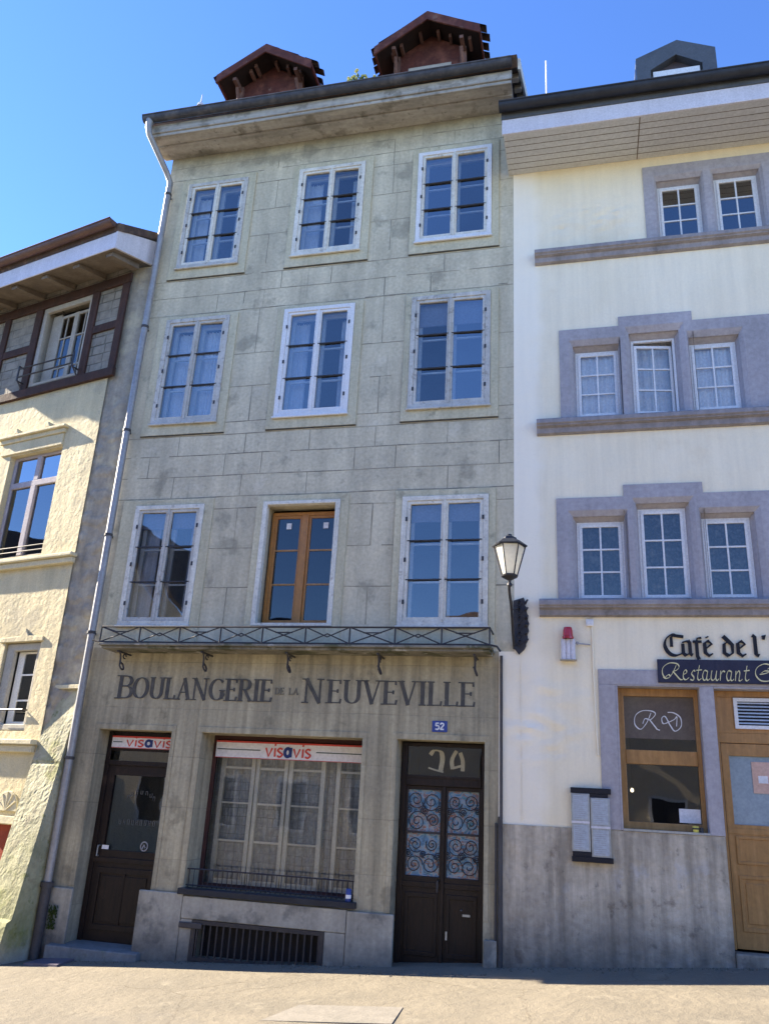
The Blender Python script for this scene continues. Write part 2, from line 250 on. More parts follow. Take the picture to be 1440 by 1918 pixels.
# ------------------------------------------------------------------ mesh helpers
class MB:
    def __init__(s): s.v = []; s.f = []
    def add(s, vs, fs):
        n = len(s.v); s.v += [tuple(v) for v in vs]; s.f += [tuple(i+n for i in f) for f in fs]; return s
    def box(s, x0, x1, y0, y1, z0, z1):
        if x0 > x1: x0, x1 = x1, x0
        if y0 > y1: y0, y1 = y1, y0
        if z0 > z1: z0, z1 = z1, z0
        return s.add([(x0, y0, z0), (x1, y0, z0), (x1, y1, z0), (x0, y1, z0), (x0, y0, z1), (x1, y0, z1), (x1, y1, z1), (x0, y1, z1)],
                     [(0, 3, 2, 1), (4, 5, 6, 7), (0, 1, 5, 4), (1, 2, 6, 5), (2, 3, 7, 6), (3, 0, 4, 7)])
    def quad(s, a, b, c, d): return s.add([a, b, c, d], [(0, 1, 2, 3)])
    def prism_y(s, pts, y0, y1):            # pts (x,z) anticlockwise seen from -y
        n = len(pts)
        vs = [(x, y0, z) for x, z in pts]+[(x, y1, z) for x, z in pts]
        return s.add(vs, [tuple(range(n)), tuple(range(2*n-1, n-1, -1))]+[(i, i+n, (i+1) % n+n, (i+1) % n) for i in range(n)])
    def prism_x(s, pts, x0, x1):            # pts (y,z)
        n = len(pts)
        vs = [(x0, y, z) for y, z in pts]+[(x1, y, z) for y, z in pts]
        return s.add(vs, [tuple(range(n)), tuple(range(2*n-1, n-1, -1))]+[(i, i+n, (i+1) % n+n, (i+1) % n) for i in range(n)])
    def ring(s, o, i, y0, y1):              # frame, o and i = (x0,x1,z0,z1), front at y0
        ox0, ox1, oz0, oz1 = o; ix0, ix1, iz0, iz1 = i
        O = [(ox0, oz0), (ox1, oz0), (ox1, oz1), (ox0, oz1)]; I = [(ix0, iz0), (ix1, iz0), (ix1, iz1), (ix0, iz1)]
        vs = [(x, y0, z) for x, z in O]+[(x, y0, z) for x, z in I]+[(x, y1, z) for x, z in O]+[(x, y1, z) for x, z in I]
        fs = []
        for k in range(4):
            j = (k+1) % 4
            fs += [(k, j, j+4, k+4), (k+8, k+12, j+12, j+8), (k, k+8, j+8, j), (k+4, j+4, j+12, k+12)]
        return s.add(vs, fs)
    def tube(s, path, r, n=8, cap=True):
        path = [Vector(p) for p in path]; rs = r if isinstance(r, (list, tuple)) else [r]*len(path)
        base = len(s.v); up = None
        for i, p in enumerate(path):
            d = (path[min(i+1, len(path)-1)]-path[max(i-1, 0)]).normalized()
            if up is None: up = Vector((0, 0, 1)) if abs(d.z) < .9 else Vector((0, 1, 0))
            a = d.cross(up)
            if a.length < 1e-4: a = d.cross(Vector((1, 0, 0)))
            a.normalize(); b = a.cross(d).normalized(); up = b
            for k in range(n):
                t = 2*math.pi*k/n; q = p+rs[i]*(math.cos(t)*a+math.sin(t)*b); s.v.append(tuple(q))
        for i in range(len(path)-1):
            for k in range(n):
                j = (k+1) % n; s.f.append((base+i*n+k, base+i*n+j, base+(i+1)*n+j, base+(i+1)*n+k))
        if cap:
            s.f.append(tuple(base+k for k in range(n-1, -1, -1))); s.f.append(tuple(base+(len(path)-1)*n+k for k in range(n)))
        return s
    def lathe(s, c, prof, n=16):            # prof: (r,z)
        base = len(s.v)
        for r, z in prof:
            for k in range(n):
                t = 2*math.pi*k/n; s.v.append((c[0]+r*math.cos(t), c[1]+r*math.sin(t), c[2]+z))
        for i in range(len(prof)-1):
            for k in range(n):
                j = (k+1) % n; s.f.append((base+i*n+k, base+i*n+j, base+(i+1)*n+j, base+(i+1)*n+k))
        return s
    def build(s, name, m, parent=None, bevel=0, smooth=False):
        me = bpy.data.meshes.new(name)
        o = Vector((0, 0, 0))
        if parent is not None: o = Vector(parent.get('_o', (0, 0, 0)))
        me.from_pydata([(v[0]-o.x, v[1]-o.y, v[2]-o.z) for v in s.v], [], s.f); me.update()
        if isinstance(m, (list, tuple)):
            for q in m: me.materials.append(q)
        else: me.materials.append(m)
        ob = bpy.data.objects.new(name, me); COL.objects.link(ob)
        if parent is not None: ob.parent = parent; ob['_o'] = tuple(o)
        if smooth:
            for p in me.polygons: p.use_smooth = True
            if hasattr(me, 'set_sharp_from_angle'): me.set_sharp_from_angle(angle=R(40))
        if bevel:
            b = ob.modifiers.new('bevel', 'BEVEL'); b.width = bevel; b.segments = 2; b.limit_method = 'ANGLE'
        return ob
def root(name, label, cat, o, group=None, frame=None):
    e = bpy.data.objects.new(name, None); COL.objects.link(e); e.empty_display_size = .2
    e['label'] = label; e['category'] = cat
    if group: e['group'] = group
    e['_o'] = tuple(o)
    if frame is None: e.location = o
    else:
        e.location = frame @ Vector(o); e.rotation_euler = frame.to_euler()
    return e
def tag(ob, label, cat, group=None):
    ob['label'] = label; ob['category'] = cat
    if group: ob['group'] = group
    return ob
def single(mb, name, m, o, label, cat, bevel=0, smooth=False, group=None):    # a thing of one mesh, origin at o
    ob = mb.build(name, m, {'_o': o} if False else None, bevel, smooth)
    for v in ob.data.vertices: v.co -= Vector(o)
    ob.location = o
    return tag(ob, label, cat, group)

def frange(a, b, st):
    n = max(1, int(math.ceil((b-a)/st-1e-6))); return [a+(b-a)*i/n for i in range(n+1)]
def wall(mb, x0, x1, z0, z1, holes, y=0, depth=.25, step=None, disp=None, reveal=True):
    xs = sorted({x0, x1, *[v for h in holes for v in h[:2] if x0 < v < x1]}); zs = sorted({z0, z1, *[v for h in holes for v in h[2:4] if z0 < v < z1]})
    if step:
        xs = sorted({round(v, 5) for a, b in zip(xs, xs[1:]) for v in frange(a, b, step)}); zs = sorted({round(v, 5) for a, b in zip(zs, zs[1:]) for v in frange(a, b, step)})
    def inh(x, z): return any(h[0] < x < h[1] and h[2] < z < h[3] for h in holes)
    base = len(mb.v); nz = len(zs)
    for x in xs:
        for z in zs:
            d = 0
            if disp:
                e = 1.0
                for h in holes:
                    dx = max(h[0]-x, 0, x-h[1]); dz = max(h[2]-z, 0, z-h[3]); e = min(e, math.hypot(dx, dz)/.06)
                e = min(e, (x-x0)/.04, (x1-x)/.04); d = disp(x, z)*max(e, 0)
            mb.v.append((x, y-d, z))
    for i in range(len(xs)-1):
        for j in range(nz-1):
            if not inh((xs[i]+xs[i+1])/2, (zs[j]+zs[j+1])/2):
                a = base+i*nz+j; mb.f.append((a, a+nz, a+nz+1, a+1))
    if reveal:
        for h in holes:
            a, b, c, d = h[:4]; dp = h[4] if len(h) > 4 else depth
            mb.quad((a, y, c), (a, y, d), (a, y+dp, d), (a, y+dp, c)); mb.quad((b, y, d), (b, y, c), (b, y+dp, c), (b, y+dp, d))
            mb.quad((a, y, d), (b, y, d), (b, y+dp, d), (a, y+dp, d)); mb.quad((b, y, c), (a, y, c), (a, y+dp, c), (b, y+dp, c))
    return mb

# pen lettering -----------------------------------------------------------------
def arc(cx, cz, rx, rz, a0, a1, n=14): return [(cx+rx*math.cos(R(a0+(a1-a0)*i/n)), cz+rz*math.sin(R(a0+(a1-a0)*i/n))) for i in range(n+1)]
def smooth_path(p, n=6):
    if len(p) < 3: return p
    q = [p[0]]+list(p)+[p[-1]]; out = []
    for i in range(1, len(q)-2):
        for k in range(n):
            t = k/n; a, b, c, d = q[i-1], q[i], q[i+1], q[i+2]
            out.append(tuple(.5*((2*b[j])+(-a[j]+c[j])*t+(2*a[j]-5*b[j]+4*c[j]-d[j])*t*t+(-a[j]+3*b[j]-3*c[j]+d[j])*t**3) for j in range(2)))
    return out+[p[-1]]
def pen(mb, path, T, tmin, ang, y0, y1, X=0, Z=0, S=1, k=1, jit=0):
    """broad-nib stroke: width depends on the direction of travel"""
    P = [Vector((X+S*p[0], Z+S*p[1])) for p in path]; Lp = []; Rp = []
    for i, p in enumerate(P):
        d = P[min(i+1, len(P)-1)]-P[max(i-1, 0)]
        if d.length < 1e-9: d = Vector((0, 1))
        d.normalize(); w = max(tmin, T*abs(d.x*math.sin(ang)-d.y*math.cos(ang)))*S*k/2
        n = Vector((-d.y, d.x)); Lp.append(p+n*w); Rp.append(p-n*w)
    n = len(P); vs = []
    for q in (Lp, Rp):
        vs += [(v.x, y0+jit*(hash((round(path[0][0], 3), n)) % 7)*.0001, v.y) for v in q]
    for q in (Lp, Rp): vs += [(v.x, y1, v.y) for v in q]
    fs = []
    for i in range(n-1):
        fs += [(i, i+1, n+i+1, n+i), (i, 2*n+i, 2*n+i+1, i+1), (n+i, n+i+1, 3*n+i+1, 3*n+i)]
    fs += [(0, n, 3*n, 2*n), (n-1, 3*n-1, 4*n-1, 2*n-1)]
    mb.add(vs, fs)
# roman capitals on a 1-high grid: (width, [(path, mult)], [serif centres (x,z)])
ROM = {
 'B': (.62, [([(.14, 0), (.14, 1)], 1), ([(.14, .97), (.33, .97)]+arc(.33, .755, .20, .215, 90, -90)+[(.14, .54)], 1), ([(.33, .54)]+arc(.35, .285, .23, .255, 90, -90)+[(.14, .03)], 1)], [(.1, 0), (.1, 1)]),
 'O': (.84, [(arc(.42, .5, .33, .47, 90, 450, 26), 1)], []),
 'U': (.76, [([(.14, 1), (.14, .32)]+arc(.38, .32, .24, .29, 180, 360)+[(.62, 1)], 1)], [(.14, 1), (.62, 1)]),
 'L': (.58, [([(.14, 1), (.14, 0)], 1), ([(.14, .03), (.5, .03)], 1), ([(.5, 0), (.53, .2)], .5)], [(.14, 1), (.14, 0)]),
 'A': (.74, [([(.12, 0), (.36, 1)], .4), ([(.34, 1), (.62, 0)], 1), ([(.2, .34), (.5, .34)], 1)], [(.1, 0), (.62, 0)]),
 'N': (.80, [([(.14, 0), (.14, 1)], .45), ([(.12, 1), (.66, 0)], 1), ([(.66, 0), (.66, 1)], .45)], [(.12, 0), (.1, 1), (.66, 1)]),
 'G': (.80, [(arc(.43, .5, .33, .47, 45, 340, 22), 1), ([(.66, .42), (.66, .08)], 1)], [(.66, .44)]),
 'E': (.60, [([(.14, 0), (.14, 1)], 1), ([(.14, .97), (.5, .97)], 1), ([(.14, .52), (.42, .52)], 1), ([(.14, .03), (.52, .03)], 1), ([(.5, 1), (.51, .82)], .5), ([(.52, 0), (.55, .2)], .5), ([(.42, .6), (.42, .44)], .5)], [(.1, 0), (.1, 1)]),
 'R': (.70, [([(.14, 0), (.14, 1)], 1), ([(.14, .97), (.33, .97)]+arc(.33, .745, .21, .225, 90, -90)+[(.14, .52)], 1), ([(.32, .52), (.62, 0)], .9)], [(.14, 0), (.1, 1), (.62, 0)]),
 'I': (.32, [([(.16, 0), (.16, 1)], 1)], [(.16, 0), (.16, 1)]),
 'V': (.74, [([(.1, 1), (.38, 0)], 1), ([(.38, 0), (.62, 1)], .4)], [(.1, 1), (.62, 1)]),
 'D': (.76, [([(.14, 0), (.14, 1)], 1), ([(.14, .97), (.3, .97)]+arc(.30, .5, .34, .47, 90, -90, 18)+[(.14, .03)], 1)], [(.1, 0), (.1, 1)]),
}
def roman(mb, text, x0, x1, z, h, y0, y1, T=.17):
    tot = sum(ROM[c][0] for c in text); sx = (x1-x0)/tot; cx = x0
    for c in text:
        w, st, sf = ROM[c]
        for p, k in st: pen(mb, [(cx+q[0]*sx, z+q[1]*h) for q in p], T*h, .045*h, 0, y0-random.uniform(0, .0025), y1, k=k)
        for (a, b) in sf:
            zz = z+b*h+(.02*h if b < .5 else -.02*h); pen(mb, [(cx+a*sx-.13*sx, zz), (cx+a*sx+.13*sx, zz)], .04*h, .045*h, 0, y0-random.uniform(.003, .0045), y1)
        cx += w*sx
SANS = {
 'v': (.5, [[(.04, .52), (.22, 0), (.42, .52)]]), 'i': (.2, [[(.1, 0), (.1, .52)], [(.1, .66), (.1, .78)]]),
 's': (.44, [smooth_path([(.36, .46), (.2, .52), (.07, .40), (.2, .27), (.36, .15), (.22, 0), (.05, .06)])]),
 'a': (.56, [arc(.24, .26, .17, .23, 0, 360, 18), [(.42, .54), (.42, 0)]]),
 '5': (.56, [[(.46, .96), (.14, .96), (.12, .56)], smooth_path([(.12, .54), (.3, .62), (.48, .46), (.46, .16), (.28, .02), (.08, .1)])]),
 '2': (.56, [smooth_path([(.09, .74), (.2, .95), (.42, .9), (.46, .68), (.3, .4), (.08, .06)]), [(.08, .05), (.5, .05)]]),
}
def sans(mb, text, x0, x1, z, h, w, y0, y1, only=None, skip=None):
    tot = sum(SANS[c][0] for c in text); sx = (x1-x0)/tot; cx = x0
    for i, c in enumerate(text):
        if (only is None or i in only) and not (skip and i in skip):
            for p in SANS[c][1]: pen(mb, [(cx+q[0]*sx, z+q[1]*h) for q in p], 0, w, 0, y0-random.uniform(0, .002), y1)
        cx += SANS[c][0]*sx

# ------------------------------------------------------------------ ground
def gz(x):
    xx = max(-16, min(12, x)); z = .00179*xx*xx+.08775*xx+.156+.022*math.exp(-((xx+5.4)/1.6)**2)
    if x < -16: z += (x+16)*.03
    if x > 12: z += (x-12)*.12
    return z
g = MB(); gx = [-90, -60, -40, -28, -20]+frange(-16, 12, .5)+[16, 24, 40, 70]; gy = [-60, -40, -25, -16]+frange(-13, 2, .5)+[8, 30]
for x in gx:
    for yy in gy:
        w = .012*noise.noise(Vector((x*.7, yy*.9, 0)))
        g.v.append((x, yy, gz(x)-.01+w*(0 if yy > -.3 else 1)))
for i in range(len(gx)-1):
    for j in range(len(gy)-1):
        a = i*len(gy)+j; g.f.append((a, a+len(gy), a+len(gy)+1, a+1))
st = g.build('street', m_asphalt, smooth=True); st['kind'] = 'structure'

# ------------------------------------------------------------------ generic window pieces
def gutter(name, x0, x1, yc, zt, r, m, par, seg=8, close=True):
    b = MB(); pts = []
    for k in range(seg+1):
        a = math.pi+math.pi*k/seg; pts.append((yc+r*math.cos(a), zt+r*1.15*math.sin(a)))
    inner = [(yc+(p[0]-yc)*.9, zt+(p[1]-zt)*.9) for p in pts][::-1]
    b.prism_x(pts+inner, x0, x1)
    b.tube([(x0, yc-r, zt), (x1, yc-r, zt)], .014, 6)
    if close:
        for x in (x0, x1): b.prism_x(pts, x-.004, x+.004)
    return b.build(name, m, par, smooth=True)

G_ups = [glass('wavy_window_glass', r_, (.86, .9, .95), w_) for r_, w_ in ((.15, .12), (.22, .22), (.30, .10), (.18, .30))]
def storm_window(h, mats, par, curtain=0, blind=0, bars=2, mid='A'):
    """double-casement window in opening h=(x0,x1,z0,z1): frame > sash, glazing bars, panes, inner frame, curtain"""
    x0, x1, z0, z1 = h; fr, sash = mats; xm = (x0+x1)/2
    f = MB().ring((x0-.035, x1+.035, z0-.02, z1+.03), (x0+.035, x1-.035, z0+.045, z1-.035), -.045, .06)
    f.box(x0-.05, x1+.05, -.075, -.04, z0-.045, z0-.018)
    win = f.build('window', fr, par, bevel=.004)
    for a, b in ((x0+.037, xm-.002), (xm+.002, x1-.037)):
        MB().ring((a, b, z0+.047, z1-.037), (a+.045, b-.045, z0+.10, z1-.08), -.03, .02).build('sash', sash, win, bevel=.003)
    MB().box(xm-.018, xm+.018, -.048, -.0301, z0+.047, z1-.037).build('cover_strip', sash, win, bevel=.003)
    H = z1-z0
    for k in range(1, bars+1):
        z = z0+.08+(H-.16)*k/(bars+1)+random.uniform(-.008, .008)
        for a, b in ((x0+.05, xm-.019), (xm+.019, x1-.05)): MB().box(a, b, -.030, .004, z-.009, z+.009).build('glazing_bar', m_bar, win)
    for z in (z0+.3, z1-.3, (z0+z1)/2):
        for a, b in ((x0+.022, x0+.05), (x1-.05, x1-.022)): MB().box(a, b, -.050, -.0451, z-.03, z+.03).build('hinge', m_bar, win)
    for a, b in ((x0+.08, xm-.045), (xm+.045, x1-.08)):
        t = random.uniform(-.006, .006); u = random.uniform(-.005, .005)
        MB().quad((a, t, z0+.09), (b, -t, z0+.09), (b, -t+u, z1-.07), (a, t+u, z1-.07)).build('pane', random.choice(G_ups) if z0 > 6 else G_r3, win)
    yi = .13
    for a, b in ((x0+.05, xm-.01), (xm+.01, x1-.05)):
        i = MB().ring((a, b, z0+.02, z1-.03), (a+.06, b-.06, z0+.09, z1-.10), yi, yi+.04)
        for k in (1, 2): z = z0+.08+(H-.16)*k/3; i.box(a+.05, b-.05, yi+.005, yi+.03, z-.013, z+.013)
        i.build('inner_sash', m_cream, win)
    if curtain:
        n = 26
        for a, b in ((x0+.04, xm-(.0 if curtain > 1 else .22)), (x1-(.24 if curtain == 1 else .5), x1-.04)):
            c = MB(); ps = [(a+(b-a)*k/n, .24+.022*math.sin(k*1.9+a*7)+.01*math.sin(k*.7)) for k in range(n+1)]
            for k in range(n): c.quad((ps[k][0], ps[k][1], z0), (ps[k+1][0], ps[k+1][1], z0), (ps[k+1][0], ps[k+1][1], z1-.1), (ps[k][0], ps[k][1], z1-.1))
            c.build('curtain', m_curtain, win, smooth=True)
    if blind: MB().box(x0+.05, x1-.05, .10, .115, z1-blind, z1-.04).build('blind', m_blind, win)
    return win

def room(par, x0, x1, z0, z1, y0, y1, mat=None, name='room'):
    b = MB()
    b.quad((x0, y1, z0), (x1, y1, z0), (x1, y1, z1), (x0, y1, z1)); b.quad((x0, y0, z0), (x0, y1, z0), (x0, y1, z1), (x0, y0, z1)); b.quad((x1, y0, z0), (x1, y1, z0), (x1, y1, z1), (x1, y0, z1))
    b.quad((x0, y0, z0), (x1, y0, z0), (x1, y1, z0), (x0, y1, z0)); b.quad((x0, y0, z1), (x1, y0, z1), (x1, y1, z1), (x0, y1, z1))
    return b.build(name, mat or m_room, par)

# ================================================================== CENTRE HOUSE
XL, XR, XR0 = -6.86, -.862, -1.05
HM = root('bakery_house', 'narrow four storey grey green stone house with old bakery lettering and shopfront', 'house', (-3.9, 0, -.2))
colsM = [(-6.395, -5.36), (-4.37, -3.295), (-2.335, -1.225)]
r1, r2, r3 = (9.90, 11.60), (7.03, 8.86), (3.89, 5.64)
H1 = [(a, b, *r) for r in (r1, r2, r3) for a, b in colsM]
w = MB(); wall(w, XL, XR, 3.56, 12.32, H1, 0, .3)
w.quad((XL, 0, 3.56), (XL, 9, 3.56), (XL, 9, 12.4), (XL, 0, 12.32)); w.quad((XR, 0, 10.5), (XR, 9, 10.5), (XR, 9, 16), (XR, 0, 12.4))
# the ashlar joints: thin dark mortar lines laid out as on the building
m_joint = M('dark_mortar_joint', [(.18, .165, .125), (.30, .27, .20), (.44, .395, .285)], scale=2.6, bump=.2)
n_wall = len(w.f)
def joint(x0, x1, z0, z1):
    if x1-x0 > z1-z0:
        n = max(2, int((x1-x0)/.16)); ph = random.uniform(0, 9)
        for k in range(n):
            if random.random() < .04: continue
            p, q = x0+(x1-x0)*k/n, x0+(x1-x0)*(k+1)/n; zc = (z0+z1)/2+.004*math.sin(p*3+ph); zd = (z0+z1)/2+.004*math.sin(q*3+ph); t = random.uniform(.0045, .009)
            w.quad((p, -.0022, zc-t), (q, -.0022, zd-t), (q, -.0022, zd+t), (p, -.0022, zc+t))
    else:
        t = random.uniform(.0045, .0085); d = random.uniform(-.004, .004); xc = (x0+x1)/2; w.quad((xc-t, -.0026, z0), (xc+t, -.0026, z0), (xc+t+d, -.0026, z1), (xc-t+d, -.0026, z1))
PX = ((-5.185, -4.515), (-3.12, -2.475), (-1.07, XR))
for z in (5.785, 6.125, 6.47, 6.795, 8.985, 9.325, 9.655, 11.765, 12.04): joint(-6.84, XR-.005, z, z)
for z in (4.42, 4.99, 5.60): [joint(a, b, z, z) for a, b in ((-5.18, -4.52), (-3.13, -2.48), (-1.09, XR))]
for z in (7.0, 7.6, 8.17): [joint(a, b, z, z) for a, b in PX]
for z in (10.41, 10.93, 11.50): [joint(a, b, z, z) for a, b in PX]
for x, a, b in ((-4.84, 8.17, 8.985), (-4.81, 7.0, 7.6), (-4.82, 6.47, 6.795), (-5.9, 6.47, 6.795), (-5.11, 6.125, 6.47), (-4.53, 6.125, 6.47), (-4.81, 5.785, 6.125), (-3.8, 5.785, 6.125), (-3.81, 6.47, 6.795), (-4.81, 4.99, 5.6),
                (-4.83, 3.9, 4.42), (-2.81, 8.17, 8.985), (-2.81, 7.0, 7.6), (-2.82, 6.47, 6.795), (-2.51, 6.125, 6.47), (-3.11, 6.125, 6.47), (-1.78, 6.47, 6.795), (-1.76, 5.785, 6.125), (-1.06, 6.125, 6.47), (-2.8, 4.99, 5.6),
                (-2.8, 3.9, 4.42), (-2.82, 8.985, 9.325), (-4.79, 10.93, 11.5), (-4.84, 9.83, 10.41), (-5.14, 9.1, 9.325), (-4.53, 9.325, 9.655), (-2.78, 10.93, 11.5), (-2.78, 9.83, 10.41), (-1.8, 11.765, 12.04), (-2.79, 11.5, 12.04),
                (-1.9, 9.325, 9.655), (-3.7, 9.325, 9.655), (-5.6, 8.985, 9.325), (-5.9, 5.785, 6.125), (-6.35, 6.125, 6.47), (-4.82, 11.765, 12.04), (-3.5, 12.04, 12.24), (-5.8, 12.04, 12.24), (-1.5, 12.04, 12.24), (-2.1, 8.985, 9.325)): joint(x, x, a, b)
for x0, x1, z in ((-5.17, -4.53, 8.97), (-3.12, -2.48, 8.98), (-1.08, -.95, 8.99)): w.quad((x0, -.003, z+.008), (x1, -.003, z+.008), (x1, -.003, z+.024), (x0, -.003, z+.024))
wo_ = w.build('wall', [m_render, m_joint], HM)
for p_ in list(wo_.data.polygons)[n_wall:]: p_.material_index = 1
doorL, shopH, doorR, grH = (-6.45, -5.37, -.42, 2.45, .34), (-4.93, -2.745, .56, 2.45, .55), (-2.295, -1.215, -.25, 2.455, .34), (-4.70, -3.08, -.17, .23, .2)
w = MB(); wall(w, XL, XR0, -.9, 3.56, [doorL, shopH, doorR, grH], 0, .34)
w.quad((XL, 0, -.9), (XL, 9, -.9), (XL, 9, 3.56), (XL, 0, 3.56)); w.quad((XR0, 0, -.9), (XR0, .5, -.9), (XR0, .5, 3.56), (XR0, 0, 3.56))
w.build('shopfront_wall', m_ashlar, HM)
# raised moulding round the ground floor openings, flat lesenes
for (a, b, c, d, _) in (doorL, shopH, doorR):
    t = MB()
    zb = gz((a+b)/2)-.1 if c < 0 else .62
    t.box(a-.07, a-.001, -.009, -.001, .5 if c < 0 else zb, d+.001); t.box(b+.001, b+.06, -.009, -.001, .5 if c < 0 else zb, d+.001); t.box(a-.07, b+.06, -.010, -.001, d+.0012, d+.075)
    t.build('opening_moulding', m_ashlar, HM, bevel=.008)
for (a, b, z0, z1, m) in ((-5.50, -4.90, -.7, .525, m_base), (-2.80, -2.24, -.7, .49, m_base), (-6.855, -6.43, -.7, .47, m_base), (-1.20, -1.052, -.7, .32, m_base)):
    MB().box(a, b, -.05, -.0042, z0, z1).build('plinth_block', m, HM, bevel=.012)
MB().box(-4.895, -2.805, -.052, -.0013, .25, .50).build('plinth_course', m_base, HM, bevel=.01)
for p, q in ((-4.895, -4.73), (-3.06, -2.805)): MB().box(p, q, -.045, -.0013, -.7, .248).build('base_stone', m_base, HM, bevel=.01)
MB().box(-4.97, -2.70, -.075, .1, .515, .585).build('shop_sill', m_gutter, HM, bevel=.006)
# pilaster like band beside the left door and string above the lettering
b = MB().box(-5.30, -5.02, -.004, -.0005, .53, 3.5); b.build('lesene', m_ashlar, HM)
# window surrounds
for (r, za, zb) in ((r1, 9.69, 11.73), (r2, 6.83, 8.945)):
    for (a, b), (c, d) in zip(colsM, ((-6.57, -5.19), (-4.51, -3.125), (-2.465, -1.075))):
        s = MB().ring((c, d, za, zb), (a-.037, b+.037, r[0]-.022, r[1]+.032), -.026, -.001)
        s.build('window_surround', m_stone, HM, bevel=.005); MB().box(c-.005, d+.005, -.022, -.001, za-.016, za-.0005).build('shadow_line', m_shadow_line, HM)  # thin dark strip under each surround paints in its shadow line
for (a, b), (c, d) in zip(colsM, ((-6.66, -5.19), (-4.51, -3.14), (-2.47, -1.10))):
    MB().ring((c, d, 3.60, 5.765), (a-.037, b+.037, r3[0]-.022, r3[1]+.032), -.024, -.001).build('window_surround', m_stone, HM, bevel=.005)
k = 0
cur = [(1, 0), (1, 0), (0, 0), (2, 0), (1, 0), (0, .42), (1, .3), None, (0, .3)]
fm = [(m_paintworn, m_paintold), (m_paintold, m_paintold), (m_paint, m_paintold), (m_paintworn, m_paintworn), (m_paint, m_paint), (m_paintworn, m_paintworn), (m_paintold, m_paintworn), None, (m_paintold, m_paintold)]
for i, h in enumerate(H1):
    if cur[i] is None: continue
    storm_window(h, fm[i], HM, cur[i][0], cur[i][1])
# the replaced oak window on the first floor, set deep in its opening
a, b, c, d = H1[7]
f = MB().ring((a-.037, b+.037, c-.02, d+.03), (a+.03, b-.03, c+.02, d-.02), -.045, .05); wo = f.build('window', m_paintold, HM, bevel=.004)
yo = .2; s = MB().ring((a+.03, b-.03, c+.02, d-.06), (a+.075, b-.075, c+.06, d-.11), yo, yo+.06); s.box((a+b)/2-.05, (a+b)/2+.05, yo-.015, yo+.04, c+.06, d-.11)
for p, q in ((a+.075, (a+b)/2-.05), ((a+b)/2+.05, b-.075)):
    s.ring((p, q, c+.06, d-.11), (p+.035, q-.035, c+.11, d-.15), yo+.012, yo+.05)
s.build('oak_frame', m_orange, wo, bevel=.004)
for zz in (c+.62, c+1.12):
    for p, q in ((a+.1, (a+b)/2-.08), ((a+b)/2+.08, b-.1)): MB().box(p, q, yo+.02, yo+.04, zz-.012, zz+.012).build('glazing_bar', m_oak, wo)
for p, q in ((a+.08, (a+b)/2-.05), ((a+b)/2+.05, b-.08)): MB().quad((p, yo+.03, c+.07), (q, yo+.032, c+.07), (q, yo+.034, d-.12), (p, yo+.03, d-.12)).build('pane', G_dark, wo)
for p in (a+.25, b-.27): MB().box(p, p+.075, yo+.018, yo+.021, d-.31, d-.22).build('sticker', m_whiteplain, wo)
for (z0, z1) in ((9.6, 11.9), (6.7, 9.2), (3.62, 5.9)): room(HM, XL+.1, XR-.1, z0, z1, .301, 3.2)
# eaves
e = MB(); e.box(-7.03, XR+.02, -.58, -.002, 12.302, 12.34); so = e.build('soffit', m_oldwood, HM)
MB().box(-7.0, XR+.01, -.32, -.003, 12.27, 12.30).build('soffit_board', m_oldwood, HM, bevel=.004)
e = MB().box(-7.04, XR+.03, -.61, -.582, 12.30, 12.47); e.box(-7.04, XR+.02, -.585, -.55, 12.24, 12.301); e.build('fascia', m_oldwood, HM, bevel=.006)
gutter('gutter', -7.08, XR+.03, -.70, 12.56, .085, m_gutterold, HM)
rf = MB(); PT = math.tan(R(36))
rz = lambda y: 12.60+(y+.78)*PT*.88
rf.prism_x([(-.74, rz(-.74)), (5, rz(5)), (5, rz(5)-.14), (-.60, rz(-.74)-.11)], -7.09, XR+.12); rf.prism_x([(5, rz(5)), (10.7, rz(-.74)), (10.7, rz(-.74)-.14), (5, rz(5)-.14)], -7.09, XR+.12)
rf.box(XL, XR, 8.98, 9, 3, 13.5)
roof = rf.build('roof', m_tile, HM)
v = MB(); v.prism_x([(-.60, rz(-.6)-.02), (5, rz(5)-.02), (5, rz(5)-.24), (-.60, rz(-.60)-.24)], XR+.121, XR+.16); v.build('verge_board', m_paintold, HM)
for y in (-.3, .2, .7): MB().box(XR+.005, XR+.115, y-.04, y+.04, rz(y)-.33, rz(y)-.2).build('purlin_end', m_oldwood, HM)
# downpipe
px_ = -6.765
p = [(-6.97, -.70, 12.50), (-6.97, -.70, 12.34), (-6.955, -.66, 12.22), (-6.80, -.22, 11.80), (px_, -.11, 11.66), (px_, -.11, 11.5)]
dp = MB().tube([p[0], p[1], p[2], p[3], p[4], p[5]], [.07, .055, .052, .052, .052, .052], 12); dp.tube([(px_, -.11, 11.5), (px_, -.11, 7.9), (px_+.01, -.11, 4), (px_, -.11, .52)], .052, 14)
pipe = dp.build('downpipe', m_pipe, HM, smooth=True)
for z in (11.4, 8.75, 6.9, 5.2, 3.75, 2.05):
    b = MB(); b.lathe((px_, -.11, z), [(.053, -.02), (.062, -.02), (.062, .02), (.053, .02)], 14); b.box(px_-.01, px_+.01, -.06, .0, z-.015, z+.015)
    b.build('pipe_clip', m_castiron, pipe)
b = MB().tube([(px_, -.11, .5), (px_-.01, -.11, -.5)], .064, 14); b.lathe((px_, -.11, .5), [(.064, -.03), (.082, -.03), (.082, .03), (.06, .035)], 14)
b.build('cast_iron_foot', m_castiron, pipe, smooth=True)
